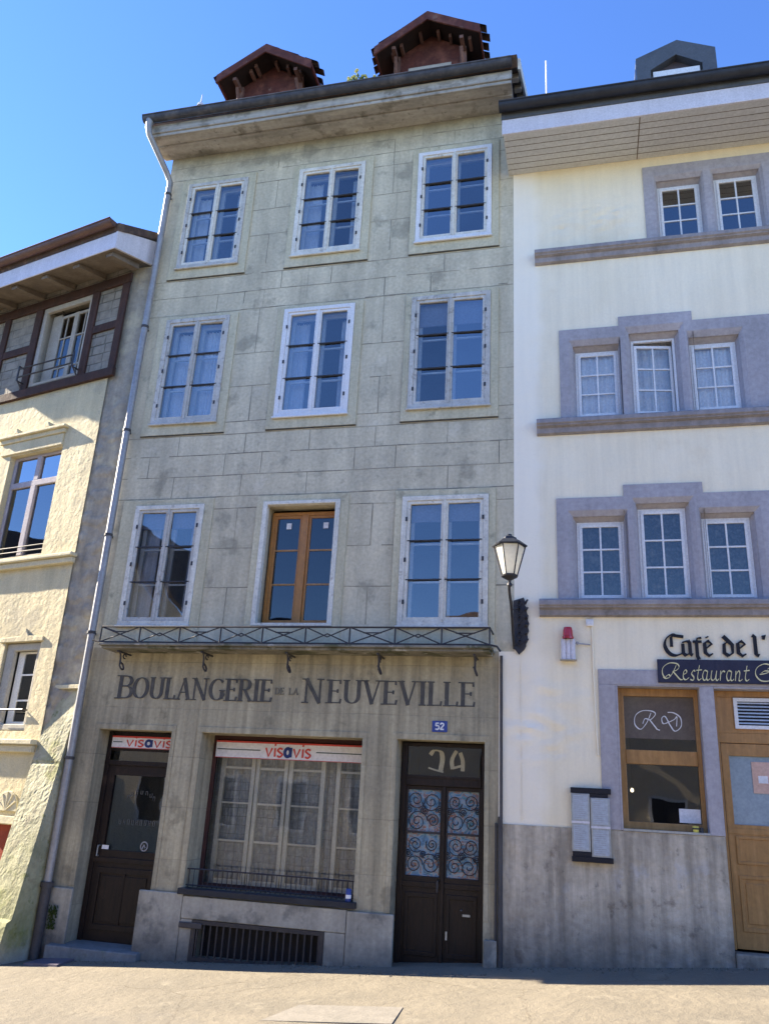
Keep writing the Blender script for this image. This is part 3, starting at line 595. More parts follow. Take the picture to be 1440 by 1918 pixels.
# gutter-side conduit at the right party line
b = MB().tube([(XR0+.035, -.035, 3.5), (XR0+.04, -.035, 1.6)], .018, 8); b.tube([(XR0+.03, -.04, 1.62), (XR0+.035, -.04, -.1)], .027, 8); b.tube([(XR0-.02, -.03, 1.55), (XR0-.02, -.03, -.1)], .014, 8)
b.build('conduit', m_castiron, HM, smooth=True)
# ledge with low iron railing over the lettering
LY = -.40
lg = MB().box(-6.42, -1.10, LY-.02, -.002, 3.52, 3.555); lg.box(-6.40, -1.12, LY+.02, -.003, 3.485, 3.519); ledge = lg.build('ledge', m_mossy, HM, bevel=.008)
ra = MB(); z0, z1 = 3.565, 3.775
for z in (z0, z1): ra.tube([(-6.42, LY, z), (-1.12, LY, z)], .012, 6); ra.tube([(-6.42, LY, z), (-6.42, -.02, z)], .012, 6); ra.tube([(-1.12, LY, z), (-1.12, -.02, z)], .012, 6)
n = 9; W = 5.30/n
for k in range(n+1):
    x = -6.42+W*k; ra.tube([(x, LY, z0), (x, LY, z1)], .011, 5)
    if k < n:
        if k % 2: ra.tube([(x, LY, z0), (x+W/2, LY, (z0+z1)/2+.02), (x+W, LY, z0)], .009, 5); ra.tube([(x, LY, z1), (x+W/2, LY, (z0+z1)/2-.02), (x+W, LY, z1)], .009, 5)
        else: ra.tube([(x, LY, z0), (x+W, LY, z1)], .009, 5); ra.tube([(x, LY, z1), (x+W, LY, z0)], .009, 5); ra.tube([(x+W*.3, LY, z0+.14), (x+W*.7, LY, z0+.14)], .009, 5)
ra.tube([(-1.12, LY, z0), (-1.03, LY, z0-.02), (-.99, LY, z0-.08)], .014, 6); ra.tube([(-6.42, LY, z0), (-6.53, LY, z0+.02)], .01, 6)
ra.build('railing', m_iron, ledge)
for x in (-6.14, -4.91, -3.73, -2.52, -1.31):
    yb_ = -.27; b = MB(); b.tube([(x, LY+.03, 3.45), (x, -.02, 3.45)], .013, 6)
    b.tube([(x, yb_-.06, 3.46), (x, yb_-.02, 3.42), (x, yb_, 3.36), (x, yb_, 3.27)]+[(x+.02*math.sin(R(40*k)), yb_+.05-.05*math.cos(R(40*k)), 3.27-.05*math.sin(R(40*k))) for k in range(1, 8)], .013, 6)
    b.tube([(x-.01, yb_+.11+.04*math.cos(R(50*k)), 3.41+.03*math.sin(R(50*k))) for k in range(7)], .010, 5)
    b.build('bracket', m_iron, ledge)
# painted lettering
b = MB(); roman(b, 'B', -6.29, -6.04, 2.86, .315, -.010, -.0045); roman(b, 'OULANGERIE', -6.05, -4.0, 2.865, .29, -.010, -.0045); b.build('lettering', m_letter, HM); b = MB()
roman(b, 'N', -3.59, -3.30, 2.865, .312, -.010, -.0045); roman(b, 'EUVEVILLE', -3.26, -1.33, 2.87, .30, -.004, -.0005); b.build('lettering', m_letter, HM)
for tx_, p, q in (('DE', -3.97, -3.84), ('LA', -3.78, -3.64)): b = MB(); roman(b, tx_, p, q, 2.965, .085, -.010, -.0045); b.build('lettering', m_letterfaint, HM)
# left shop door
yd = .27; D = MB(); a, b_, zb, zt = -6.45, -5.37, -.16, 2.22
D.ring((a+.01, b_-.01, zb, 2.0), (a+.17, b_-.13, .93, 1.87), yd, yd+.05); D.box(a+.01, b_-.01, yd-.03, yd+.04, 2.0, 2.06); D.box(a+.005, a+.07, yd-.02, yd+.0, zb, 2.44); D.box(b_-.06, b_-.005, yd-.02, yd+.0, zb, 2.44)
D.box(a+.07, b_-.06, yd-.02, yd+.02, .78, .84); D.box(a+.07, b_-.06, yd, yd+.03, 2.19, 2.44)
door = D.build('door', m_dkwood, HM, bevel=.004)
D = MB(); D.ring((a+.14, b_-.13, -.02, .72), (a+.19, b_-.18, .05, .65), yd-.02, yd+.0); D.box(a+.22, b_-.21, yd-.012, yd+.0, .08, .62); D.box(-5.92, -5.89, yd-.02, yd, .05, .65); D.build('panel', m_dkwood, door, bevel=.004)
MB().quad((a+.15, yd+.03, .9), (b_-.1, yd+.03, .9), (b_-.1, yd+.03, 1.9), (a+.15, yd+.03, 1.9)).build('pane', G_dark, door)
MB().quad((a+.05, yd+.03, 2.06), (b_-.05, yd+.03, 2.06), (b_-.05, yd+.03, 2.19), (a+.05, yd+.03, 2.19)).build('transom_pane', G_dark, door)
MB().tube([(a+.12, yd-.01, .85), (a+.12, yd-.05, .85), (a+.12, yd-.05, .98), (a+.12, yd-.01, .98)], .01, 6).build('handle', m_steel, door)
tx = MB(); ROT = []
for k in range(7):       # arched faded letters, no longer legible
    an = R(150-20*k); cx = -5.84+.22*math.cos(an); cz = 1.50+.14*math.sin(an)
    for q in range(2): tx.box(cx-.022+.03*q, cx-.016+.03*q, yd+.022, yd+.026, cz, cz+.05)
    tx.box(cx-.02, cx+.014, yd+.022, yd+.026, cz+(.0 if k % 2 else .044), cz+(.007 if k % 2 else .05))
m_fl = M('faded_glass_lettering', [(.16, .16, .15)], bump=.02); tx.build('faded_lettering', m_fl, door); tx = MB()
for k in range(9):
    cx = -6.12+.062*k
    for q in range(2): tx.box(cx+.026*q, cx+.007+.026*q, yd+.022, yd+.026, 1.25, 1.315)
    tx.box(cx, cx+.03, yd+.022, yd+.026, 1.25+.03*(k % 3), 1.257+.03*(k % 3))
tx.build('faded_lettering', m_fl, door)
MB().box(-6.30, -6.20, yd-.003, yd-.0005, .935, .985).build('sticker', m_whiteplain, door)
b = MB(); pen(b, arc(-5.70, 1.0, .05, .055, 0, 360, 20), 0, .014, 0, yd+.02, yd+.026); pen(b, [(-5.73, .96), (-5.70, 1.02), (-5.68, .98)], 0, .018, 0, yd+.02, yd+.025); b.build('round_sticker', m_greyplastic, door)
# shop window: outer glazing line, guard rail, inner casements
ys = .42; a, b_ = -4.93, -2.745
s = MB().ring((a, b_, .57, 2.45), (a+.05, b_-.03, .62, 2.40), ys-.02, ys+.03); sw = s.build('shop_window', M('dark_red_frame', [(.07, .03, .025), (.05, .022, .02)], bump=.2), HM)
MB().quad((a+.04, ys, .6), (b_-.02, ys, .6), (b_-.02, ys, 2.2), (a+.04, ys, 2.2)).build('pane', G_clear, sw)
yi = .60; s = MB(); xs_ = [-4.96, -4.64, -4.19, -4.11, -3.70, -3.61, -3.18, -3.0, -2.55]
for x, w_ in ((-5.05, .05), (-4.84, .06), (-4.40, .055), (-4.33, .05), (-3.93, .05), (-3.86, .055), (-3.41, .06), (-3.20, .055), (-2.82, .05)):
    s.box(x-w_/2, x+w_/2, yi-.02, yi+.03, .55, 2.3)
for z, hh in ((.62, .09), (1.13, .022), (1.60, .022), (2.05, .028)):
    s.box(-4.84, -4.40, yi, yi+.025, z-hh/2, z+hh/2); s.box(-4.33, -3.93, yi, yi+.025, z-hh/2-.005, z+hh/2); s.box(-3.86, -3.41, yi, yi+.025, z-hh/2, z+hh/2); s.box(-3.20, -2.82, yi, yi+.025, z-hh/2, z+hh/2)
s.build('inner_casement', m_cream, sw, bevel=.004)
c = MB(); n = 110
for k in range(n):
    p = -5.1+2.45*k/n; q = -5.1+2.45*(k+1)/n; fy = lambda v: .69+.03*math.sin(v*31)+.012*math.sin(v*83)
    c.quad((p, fy(p), .5), (q, fy(q), .5), (q, fy(q), 2.35), (p, fy(p), 2.35))
c.build('curtain', m_lace, sw, smooth=True)
s = MB().box(-5.12, -2.6, ys+.03, .74, .50, .5605); s.build('display_board', m_cream, sw)
s = MB(); s.tube([(a-.02, .06, .80), (b_+.01, .06, .80)], .010, 6); s.tube([(a, .06, .615), (b_, .06, .615)], .008, 6)
for k in range(34): x = a+.03+k*(b_-a-.06)/33; s.tube([(x, .06, .59), (x, .06, .80)], .0055, 5)
s.build('window_guard', m_iron, sw)
room(HM, -5.3, -2.5, .4, 2.5, .551, 1.6)
# basement grating
s = MB().ring((-4.74, -3.06, -.20, .245), (-4.68, -3.11, -.15, .20), -.052, -.02)
for k in range(19): x = -4.66+k*.0855; s.box(x-.009, x+.009, -.045, -.028, -.16, .21)
s.build('basement_grating', m_iron, HM)
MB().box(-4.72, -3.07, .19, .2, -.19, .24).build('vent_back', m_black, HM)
MB().box(-4.90, -4.60, -.07, -.052, .15, .215).build('iron_strap', m_castiron, HM, bevel=.01)
# right double door
yd = .27; a, b_ = -2.295, -1.215; D = MB(); zb = -.06
D.box(a+.01, a+.075, yd-.02, yd+.05, zb, 2.44); D.box(b_-.065, b_-.01, yd-.02, yd+.05, zb, 2.44); D.box(a+.075, b_-.065, yd-.02, yd+.05, 2.40, 2.44); D.box(a+.075, b_-.065, yd-.04, yd+.05, 1.93, 2.05); D.box(a+.075, b_-.065, yd-.055, yd-.04, 2.02, 2.05)
xm = -1.735
for p, q in ((a+.065, xm-.003), (xm+.003, b_-.055)):
    D.ring((p, q, zb, 1.93), (p+.04, q-.035, .90, 1.88), yd, yd+.045); D.box(p, q, yd-.015, yd, .78, .84)
    D.ring((p+.05, q-.05, .05, .72), (p+.09, q-.09, .10, .67), yd-.015, yd)
D.box(xm-.02, xm+.02, yd-.03, yd, zb, 1.93)
door2 = D.build('door', m_dkwood, HM, bevel=.004)
MB().quad((a+.07, yd+.03, 2.05), (b_-.06, yd+.03, 2.05), (b_-.06, yd+.03, 2.41), (a+.07, yd+.03, 2.41)).build('transom_pane', G_dark, door2)
for p, q in ((a+.10, xm-.034), (xm+.034, b_-.085)):
    MB().quad((p, yd+.035, .9), (q, yd+.035, .9), (q, yd+.035, 1.9), (p, yd+.035, 1.9)).build('pane', G_art, door2)
    s = MB(); s.box(p, q, yd-.004, yd+.01, 1.375, 1.40); cxm = (p+q)/2; wq = q-p
    for (oz, fl) in ((1.64, 1), (1.14, -1)):
        for (dx, dz, rr, st_, sg_) in ((.09, .11, .115, 200, 1), (-.10, .12, .105, 10, -1), (-.09, -.12, .115, 20, 1), (.11, -.12, .09, 190, -1), (.0, .0, .05, 90, 1), (.19, .01, .05, 180, -1), (-.19, 0, .05, 0, 1)):
            rr *= random.uniform(.82, 1.15); st_ += random.uniform(-30, 30); ccx, ccz = cxm+dx*wq/.43+random.uniform(-.008, .008), oz+fl*dz+random.uniform(-.01, .01)
            s.tube([(ccx+rr*(1-k/30)*math.cos(R(st_+sg_*k*27)), yd+.004+.004*(k % 2), ccz+fl*rr*(1-k/30)*math.sin(R(st_+sg_*k*27))) for k in range(27)], .006, 5, cap=False)
    for x in (p+.005, q-.005): s.tube([(x, yd+.004, .9), (x, yd+.004, 1.88)], .006, 5)
    s.build('iron_grille', m_iron, door2)
MB().tube([(xm-.05, yd-.005, .86), (xm-.05, yd-.06, .86), (xm-.05, yd-.06, .74)], .012, 6).build('handle', m_castiron, door2)
MB().box(xm+.25, xm+.34, yd-.022, yd-.016, .50, .525).build('letter_slot', m_steel, door2)
b = MB(); b.lathe((xm+.235, yd-.018, .565), [(0, -.012), (.012, 0), (0, .012)], 8); b.box(xm+.055, xm+.075, yd-.03, yd-.02, .24, .33); b.build('lock_plate', m_steel, door2)
b = MB(); pen(b, smooth_path([(-1.93, 2.30), (-1.88, 2.355), (-1.80, 2.34), (-1.775, 2.26), (-1.79, 2.15), (-1.80, 2.10)]), .06, .018, 0, yd+.02, yd+.027); pen(b, [(-1.95, 2.145), (-1.86, 2.12), (-1.76, 2.10)], 0, .02, 0, yd+.0195, yd+.027)
pen(b, smooth_path([(-1.60, 2.36), (-1.655, 2.25), (-1.645, 2.14)]), .05, .02, 0, yd+.02, yd+.027); pen(b, [(-1.645, 2.15), (-1.51, 2.19)], 0, .028, 0, yd+.0192, yd+.027); pen(b, smooth_path([(-1.555, 2.34), (-1.52, 2.24), (-1.52, 2.12)]), .05, .018, 0, yd+.0185, yd+.027)
b.build('door_number', M('worn_gilt_number', [(.42, .38, .26), (.34, .30, .20)], bump=.1, rough=.4), door2)
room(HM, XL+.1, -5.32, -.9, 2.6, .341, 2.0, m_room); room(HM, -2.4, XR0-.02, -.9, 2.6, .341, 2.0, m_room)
# doorsteps
b = MB().prism_x([(-.16, -.5), (.30, -.5), (.30, -.15), (-.16, -.17)], -6.62, -5.36); b.build('doorstep', m_kerb, HM, bevel=.015)
b = MB().prism_x([(-.40, -.5), (.30, -.5), (.30, -.055), (-.40, -.075)], -2.50, -1.12); b.build('doorstep', m_kerb, HM, bevel=.015)
# moss tuft at the left corner
b = MB()
for k in range(170):
    x = random.uniform(-6.70, -6.58); z = random.uniform(-.02, .25); y = -.05-random.random()*.03; r_ = .014
    b.add([(x-r_, y, z), (x+r_, y-.012, z+r_*.6), (x, y-.02, z+2*r_)], [(0, 1, 2)])
moss = single(b, 'moss', m_moss, (-6.64, -.05, 0), 'dark green moss patch growing on the corner stone beside the drainpipe', 'moss'); moss['kind'] = 'stuff'

# gabled wooden dormers -----------------------------------------------------------
def dormer(cx, peak, hw, tilt, yf, par):
    ez = peak-.60; b = MB()
    yb = yf+1.7
    # roof slabs
    for s in (-1, 1):
        b.add([(cx, yf, peak), (cx+s*hw, yf, ez+s*tilt), (cx+s*hw, yb, ez+s*tilt), (cx, yb, peak), (cx, yf, peak-.07), (cx+s*hw, yf, ez-.07+s*tilt), (cx+s*hw, yb, ez-.07+s*tilt), (cx, yb, peak-.07)],
              [(0, 1, 2, 3), (4, 7, 6, 5), (0, 4, 5, 1), (1, 5, 6, 2), (2, 6, 7, 3)])
    dr = b.build('dormer', m_ddark, par)
    t = MB()
    for s in (-1, 1):
        n = 5; ln = math.hypot(hw, .6)
        for r_ in range(n):
            for c_ in range(9):
                u0 = r_/n; u1 = (r_+1.25)/n; y0 = yf+.0+c_*.19; y1 = y0+.17
                jx = random.uniform(-.03, .07); hgt = .04+random.uniform(0, .045)
                P = lambda u, y, h: (cx+s*(hw+.05+jx)*u, y, peak+.01-(peak-ez)*u*1.03+h+s*tilt*u)
                t.add([P(u0, y0, .01), P(u1, y0, .012), P(u1, (y0+y1)/2, hgt+.03), P(u0, (y0+y1)/2, hgt), P(u1, y1, .012), P(u0, y1, .01)], [(0, 1, 2, 3), (3, 2, 4, 5), (1, 4, 2)])
    for c_ in range(9): t.tube([(cx, yf+.02+c_*.19, peak+.0), (cx, yf+c_*.19+.2, peak+.012)], .04, 6)
    t.build('tiles', m_tile, dr)
    f = MB()
    for s in (-1, 1):
        f.add([(cx, yf-.03, peak-.0), (cx+s*(hw+.02), yf-.03, ez-.01+s*tilt), (cx+s*(hw+.02), yf-.03, ez-.20+s*tilt), (cx, yf-.03, peak-.20), (cx, yf, peak), (cx+s*(hw+.02), yf, ez-.01+s*tilt), (cx+s*(hw+.02), yf, ez-.20+s*tilt), (cx, yf, peak-.20)],
              [(0, 1, 2, 3), (4, 7, 6, 5), (0, 4, 5, 1), (3, 2, 6, 7), (1, 5, 6, 2)])
        f.add([(cx+s*hw, yf, ez-.06+s*tilt), (cx+s*(hw+.03), yf, ez-.06+s*tilt), (cx+s*(hw+.03), yb, ez-.06+s*tilt), (cx+s*hw, yb, ez-.06+s*tilt), (cx+s*hw, yf, ez-.14+s*tilt), (cx+s*(hw+.03), yf, ez-.14+s*tilt), (cx+s*(hw+.03), yb, ez-.14+s*tilt), (cx+s*hw, yb, ez-.14+s*tilt)],
              [(0, 1, 2, 3), (4, 7, 6, 5), (1, 5, 6, 2), (0, 3, 7, 4), (0, 4, 5, 1)])
    f.build('barge_board', m_dred, dr)
    yw = yf+.42; ww = hw*.66
    q = MB(); q.prism_y([(cx-ww, 12.9), (cx+ww, 12.9), (cx+ww, ez+.02), (cx+ww, ez+.08), (cx, peak-.1), (cx-ww, ez+.08)], yw, yb+1)
    q.build('dormer_wall', m_dred, dr)
    q = MB()
    for s in (-1, 1):
        q.box(cx+s*(ww-.06), cx+s*(ww+.05), yw-.07, yw-.001, 13, ez+.03); q.tube([(cx+s*(ww+.0), yw-.05, ez-.42), (cx+s*(ww-.02), yf+.18, ez-.16)], .035, 5); q.box(cx+s*ww-.035, cx+s*ww+.035, yf+.06, yw, ez-.10, ez-.03)
        for j in range(3):
            u = random.uniform(.1, .3)+.27*j; x = cx+s*hw*u; z = peak-(peak-ez)*u-.17-random.uniform(0, .02); q.box(x-.025, x+.025, yf+.14+random.uniform(0, .1), yw-.01, z, z+.085)
    q.build('bracket', M('pinkish_bracket_wood', [(.20, .11, .085), (.10, .055, .045)], bump=.3), dr)
    q = MB().box(cx-.34, cx+.34, yw-.03, yw+.02, 13.1, ez-.36); q.build('dormer_window', m_bar, dr); 
    q = MB().ring((cx-.40, cx+.40, 13.05, ez-.28), (cx-.32, cx+.32, 13.1, ez-.36), yw-.05, yw-.002); q.box(cx-.02, cx+.02, yw-.05, yw-.031, 13.1, ez-.36); q.build('window_frame', m_beigeframe, dr)
dormer(-5.60, 15.33, .94, -.01, .5, HM)
dormer(-2.46, 15.44, .95, .06, .5, HM)

# ================================================================== LEFT HOUSE (rotated 12 degrees)
FL = Matrix.Translation((-7.35, 0, 0)) @ Matrix.Rotation(R(-14), 4, 'Z')
HL = root('half_timbered_house', 'sunlit ochre plaster house with half timbered top floor and sloping corner buttress', 'house', (-2, 0, -.5), frame=FL)
def nz(x, z, s, o=0): return noise.noise(Vector((x*s, z*s, o)))
def rough(x, z):
    n = nz(x, z, 9)*.001+nz(x, z*.7, 21, 5)*.0016+nz(x, z*.8, 38, 6)*.0028+nz(x, z, 2.2, 3)*.004
    return n
hl = [(-1.97, -.74, 5.03, 6.84), (-1.12, -.35, 2.39, 3.66), (-2.2, -.21, -.9, 1.16)]
w = MB(); wall(w, -5.2, 0, -.9, 7.95, hl, 0, .24, .021, rough)
w.build('wall', m_left, HL, smooth=True)
w = MB(); w.quad((-5.2, .03, 7.9), (0.1, .03, 7.9), (.1, .03, 10.1), (-5.2, .03, 10.1))
# top floor: timber posts and beams with a window hole
w = MB(); TH = (-1.93, -.74, 8.15, 9.72); wall(w, -5.2, .12, 7.95, 10.06, [TH], .01, .25); w.build('timber_floor_wall', m_panel, HL)
b = MB(); bx = lambda a, c, z0, z1, yy=-.03: b.box(a, c, yy, .009, z0, z1)
bx(-5.2, .14, 7.93, 8.09, -.06); bx(-5.2, .14, 9.72, 9.90, -.035)
for (p, q) in ((-.03, .12), (-.72, -.56), (-2.12, -1.95), (-2.95, -2.80), (-3.8, -3.65)): bx(p, q, 8.092, 9.718, -.03)
for (p, q, z) in ((-.56, -.03, 8.87), (-2.80, -2.12, 8.87), (-3.65, -2.95, 8.87)): bx(p, q, z, z+.15, -.025)
b.build('timber_frame', m_timber, HL, bevel=.008)
x0, x1, z0, z1 = TH
f = MB().ring((x0, x1, z0, z1), (x0+.09, x1-.05, z0+.05, z1-.10), .0, .06); f.box(x0+.005, x0+.03, .06, .22, z0, z1); wt = f.build('window', m_beigeframe, HL, bevel=.004)
f = MB(); f.ring((x0+.3, x1-.09, z0+.06, z1-.15), (x0+.35, x1-.13, z0+.12, z1-.2), .14, .18); xm = (x0+.3+x1-.09)/2; f.box(xm-.05, xm+.05, .13, .18, z0+.06, z1-.15)
f.box(xm-.24, xm-.22, .145, .17, z0+.12, z1-.2); f.box(xm+.2, xm+.22, .145, .17, z0+.12, z1-.2)
for z in (z1-.62, z0+.35): f.box(x0+.35, x1-.13, .145, .17, z-.012, z+.012)
f.box(x0+.09, x0+.3, .14, .18, z0+.05, z1-.1); f.build('sash', m_beigeframe, wt)
MB().quad((x0+.3, .16, z0+.1), (x1-.1, .16, z0+.1), (x1-.1, .16, z1-.18), (x0+.3, .16, z1-.18)).build('pane', G_dark, wt)
MB().box(x0+.42, x1-.2, .2, .22, z0+.1, z0+.42).build('curtain', m_curtain, wt)  # flat pale sheet standing in for the reflection in the lower panes
b = MB()
for z in (8.28, 8.44): b.tube([(x0-.12, -.16, z), (x1+.02, -.16, z)], .014, 6)
for x in (x0-.12, x1+.02): b.tube([(x, 0, 8.22), (x, -.16, 8.22), (x, -.16, 8.50)], .016, 6); b.tube([(x, -.03, 8.1), (x, -.16, 8.24)], .014, 6)
b.tube([(x0-.12, -.16, 8.5), (x0-.16, -.12, 8.52), (x0-.14, -.06, 8.5)], .013, 6)
b.build('window_rail', m_iron, HL)
# middle window: cross window with hood
x0, x1, z0, z1 = hl[0]
b = MB().box(-2.3, -.68, -.10, 0.004, 7.15, 7.20).box(-2.25, -.72, -.055, 0.004, 7.07, 7.149); b.box(-2.2, -.745, -.03, .004, 6.86, 7.069)
for x in (-1.85, -1.10): b.prism_y([(x-.07, 7.20), (x+.07, 7.20), (x+.02, 7.27), (x, 7.31), (x-.02, 7.27)], -.09, 0.004)
b.build('hood_mould', m_left, HL, bevel=.012)
m_stoneL = M('ochre_dressed_stone', [(.60, .54, .36), (.52, .47, .32)], scale=3, bump=.3)
b = MB().box(-4.5, .07, -.13, .004, 4.90, 4.96).box(-4.5, .04, -.08, .004, 4.81, 4.899); b.build('sill_ledge', m_stoneL, HL, bevel=.015)
m_lilframe = M('lilac_grey_window_frame', [(.40, .37, .38), (.34, .31, .33)], scale=5, bump=.15)
f = MB().ring((x0, x1, z0, z1), (x0+.06, x1-.06, z0+.05, z1-.05), .10, .16); f.box(x0+.06, x1-.06, .085, .15, 6.27, 6.37); f.box(-1.40, -1.30, .085, .15, 6.37, z1-.05); f.box(-1.42, -1.31, .08, .15, z0+.05, 6.27)
wl = f.build('window', m_lilframe, HL, bevel=.006)
for (p, q, c, d) in ((x0+.06, -1.4, 6.37, z1-.05), (-1.3, x1-.06, 6.37, z1-.05), (x0+.06, -1.42, z0+.05, 6.27), (-1.31, x1-.06, z0+.05, 6.27)):
    MB().quad((p, .125, c), (q, .125, c), (q, .125, d), (p, .125, d)).build('pane', glass('dark_room_glass', .3, (.35, .37, .4)) if c > 6 else G_r3, wl)
b = MB(); 
for z in (5.12, 5.20): b.tube([(x0, .03, z), (x1, .03, z)], .010, 6)
b.build('window_rail', m_castiron, wl)
# low window with ogee head
x0, x1, z0, z1 = hl[1]
b = MB(); b.prism_y([(x0-.10, z1+.001), (x1+.05, z1+.001), (x1+.05, z1+.07), (-.62, z1+.09), (-.70, z1+.20), (-.78, z1+.09), (x0-.1, z1+.07)], -.03, .003)
b.build('ogee_head', m_left, HL, bevel=.01)
m_palestone = M('pale_stone_jamb', [(.42, .40, .33), (.36, .34, .28)], bump=.3)
f = MB().ring((x0+.01, x1-.005, z0+.005, z1-.005), (x0+.18, x1-.10, z0+.10, z1-.12), .04, .12); f.build('window_jamb', m_palestone, HL, bevel=.02)
f = MB().ring((x0+.28, x1-.10, z0+.10, z1-.12), (x0+.31, x1-.13, z0+.14, z1-.15), .14, .17)
for z in (2.83, 3.20): f.box(x0+.31, x1-.13, .145, .165, z-.012, z+.012)
f.box(x1-.20, x1-.185, .145, .165, z0+.12, z1-.15); f.box(x0+.18, x0+.28, .14, .17, z0+.1, z1-.12); wq = f.build('window', m_cream, HL)
MB().quad((x0+.3, .155, z0+.1), (x1-.12, .155, z0+.1), (x1-.12, .155, z1-.14), (x0+.3, .155, z1-.14)).build('pane', G_dark, wq)
b = MB().tube([(x0-.05, -.04, 2.68), (x1-.06, -.04, 2.68)], .014, 6); b.tube([(x1-.06, -.04, 2.68), (x1-.06, .03, 2.68)], .012, 6); b.build('iron_bar', m_iron, HL)
b = MB().box(-3, -.02, -.12, .004, 2.20, 2.27).box(-3, -.05, -.07, .004, 2.10, 2.199); b.build('sill_ledge', m_stoneL, HL, bevel=.012)
b = MB(); b.prism_y([(-.38+.22*math.cos(R(180*k/12)), 1.33+.26*math.sin(R(180*k/12))) for k in range(13)], -.03, .003)
for k in range(1, 6): 
    an = R(30*k); b.tube([(-.38, -.03, 1.34), (-.38+.2*math.cos(an), -.035, 1.34+.24*math.sin(an))], .012, 5)
b.box(-1.0, -.14, -.04, .003, 1.17, 1.27); b.build('shell_ornament', m_stoneL, HL, bevel=.006)
MB().box(-2.2, -.21, .08, .12, -.9, 1.16).build('cellar_door', m_reddoor, HL)
room(HL, -2.4, -.1, 4.6, 7.3, .241, 2); room(HL, -2.4, -.1, 8.0, 9.9, .261, 2); room(HL, -1.4, -.1, 2.2, 3.9, .241, 2)
# corner strip next to the drainpipe (parallel to the centre house) in left-frame coordinates
c12, s12 = math.cos(R(14)), math.sin(R(14))
def toL(X, Y): dx, dy = X+7.35, Y; return (dx*c12-dy*s12, dx*s12+dy*c12)
st = MB(); xs_ = frange(-7.40, -6.862, .03); zs_ = frange(-.9, 10.05, .03); base = 0
for X in xs_:
    for z in zs_:
        k = min(1, (X+7.40)/.05); sh = nz(X, z, 5, 9); d = rough(X, z)*1.3+(.022 if sh > .12 else 0)*min(1, max(0, (7.9-z)))
        lx, ly = toL(X, .035-d*k); st.v.append((lx, ly, z))
nn = len(zs_)
for i in range(len(xs_)-1):
    for j in range(nn-1): a = i*nn+j; st.f.append((a, a+nn, a+nn+1, a+1))
st.build('corner_strip_wall', m_strip, HL, smooth=True)
# buttress
def bo(z): return -.115+(3.02-z)*.165+(.06 if z < .08 else 0)
bt = MB(); S0, S1 = 0.0, .53; zs_ = frange(-.9, 3.02, .035); ss = frange(S0, S1, .033)
for s_ in ss:
    for z in zs_:
        e = min(1, (s_-S0)/.03, (S1-s_)/.03); j = min(abs(z-q) for q in (1.97, 1.29, .62, .08)); o = bo(z)+(nz(s_, z, 8, 2)*.004+nz(s_, z, 28, 4)*.0055*(1 if 1.2 < z < 2.5 else .35))*max(e, 0)-(.012 if j < .014 else 0)
        bt.v.append((s_, -o, z))
nn = len(zs_)
for i in range(len(ss)-1):
    for j in range(nn-1): a = i*nn+j; bt.f.append((a, a+nn, a+nn+1, a+1))
for z0, z1 in zip(zs_, zs_[1:]):
    bt.quad((S1, -bo(z0), z0), (S1, .5, z0), (S1, .5, z1), (S1, -bo(z1), z1)); bt.quad((S0, -bo(z0), z0), (S0, -bo(z1), z1), (S0, .5, z1), (S0, .5, z0))
bt.quad((S0, -bo(3.02), 3.02), (S1, -bo(3.02), 3.02), (S1, .5, 3.02), (S0, .5, 3.02))
bt.build('buttress', m_butt, HL)
b = MB().box(S0-.02, S1+.01, .05, .3, 2.975, 3.03); b.build('buttress_cap', m_stoneL, HL, bevel=.006)
# eaves
e = MB(); e.prism_x([(-.66, 9.86), (0, 10.05), (0, 10.09), (-.66, 9.90)], -5.4, .36); e.build('soffit', m_leftsoffit, HL)
for x in (-5, -4.3, -3.55, -2.8, -2.05, -1.3, -.55, .2): MB().prism_x([(-.60, 9.80), (-.02, 9.93), (-.02, 10.04), (-.60, 9.87)], x-.07, x+.07).build('rafter', m_leftsoffit, HL)
MB().box(-5.4, .38, -.68, -.661, 9.86, 10.17).build('fascia', m_fascia, HL, bevel=.004)
b = MB(); b.prism_x([(-.679, 9.86), (.3, 10.12), (.3, 10.62), (-.679, 10.20)], .362, .40); b.build('verge_board', m_fascia, HL)
gutter('gutter', -5.4, .36, -.77, 10.33, .085, m_copper, HL)
b = MB(); b.prism_x([(-.72, 10.30), (4.5, 12.9), (4.5, 12.75), (-.68, 10.18)], -5.4, .43); b.prism_x([(4.5, 12.9), (9.5, 10.3), (9.5, 10.2), (4.5, 12.75)], -5.4, .43); b.build('roof', m_tile, HL)
b = MB(); b.quad((-5.2, 0, -.9), (-5.2, 9, -.9), (-5.2, 9, 10.2), (-5.2, 0, 10.1)); b.quad((.5, .5, -.9), (.5, 9, -.9), (.5, 9, 10.2), (.5, .5, 10.1)); b.quad((-5.2, 9, -.9), (.5, 9, -.9), (.5, 9, 10.2), (-5.2, 9, 10.2)); b.build('back_wall', m_left, HL)

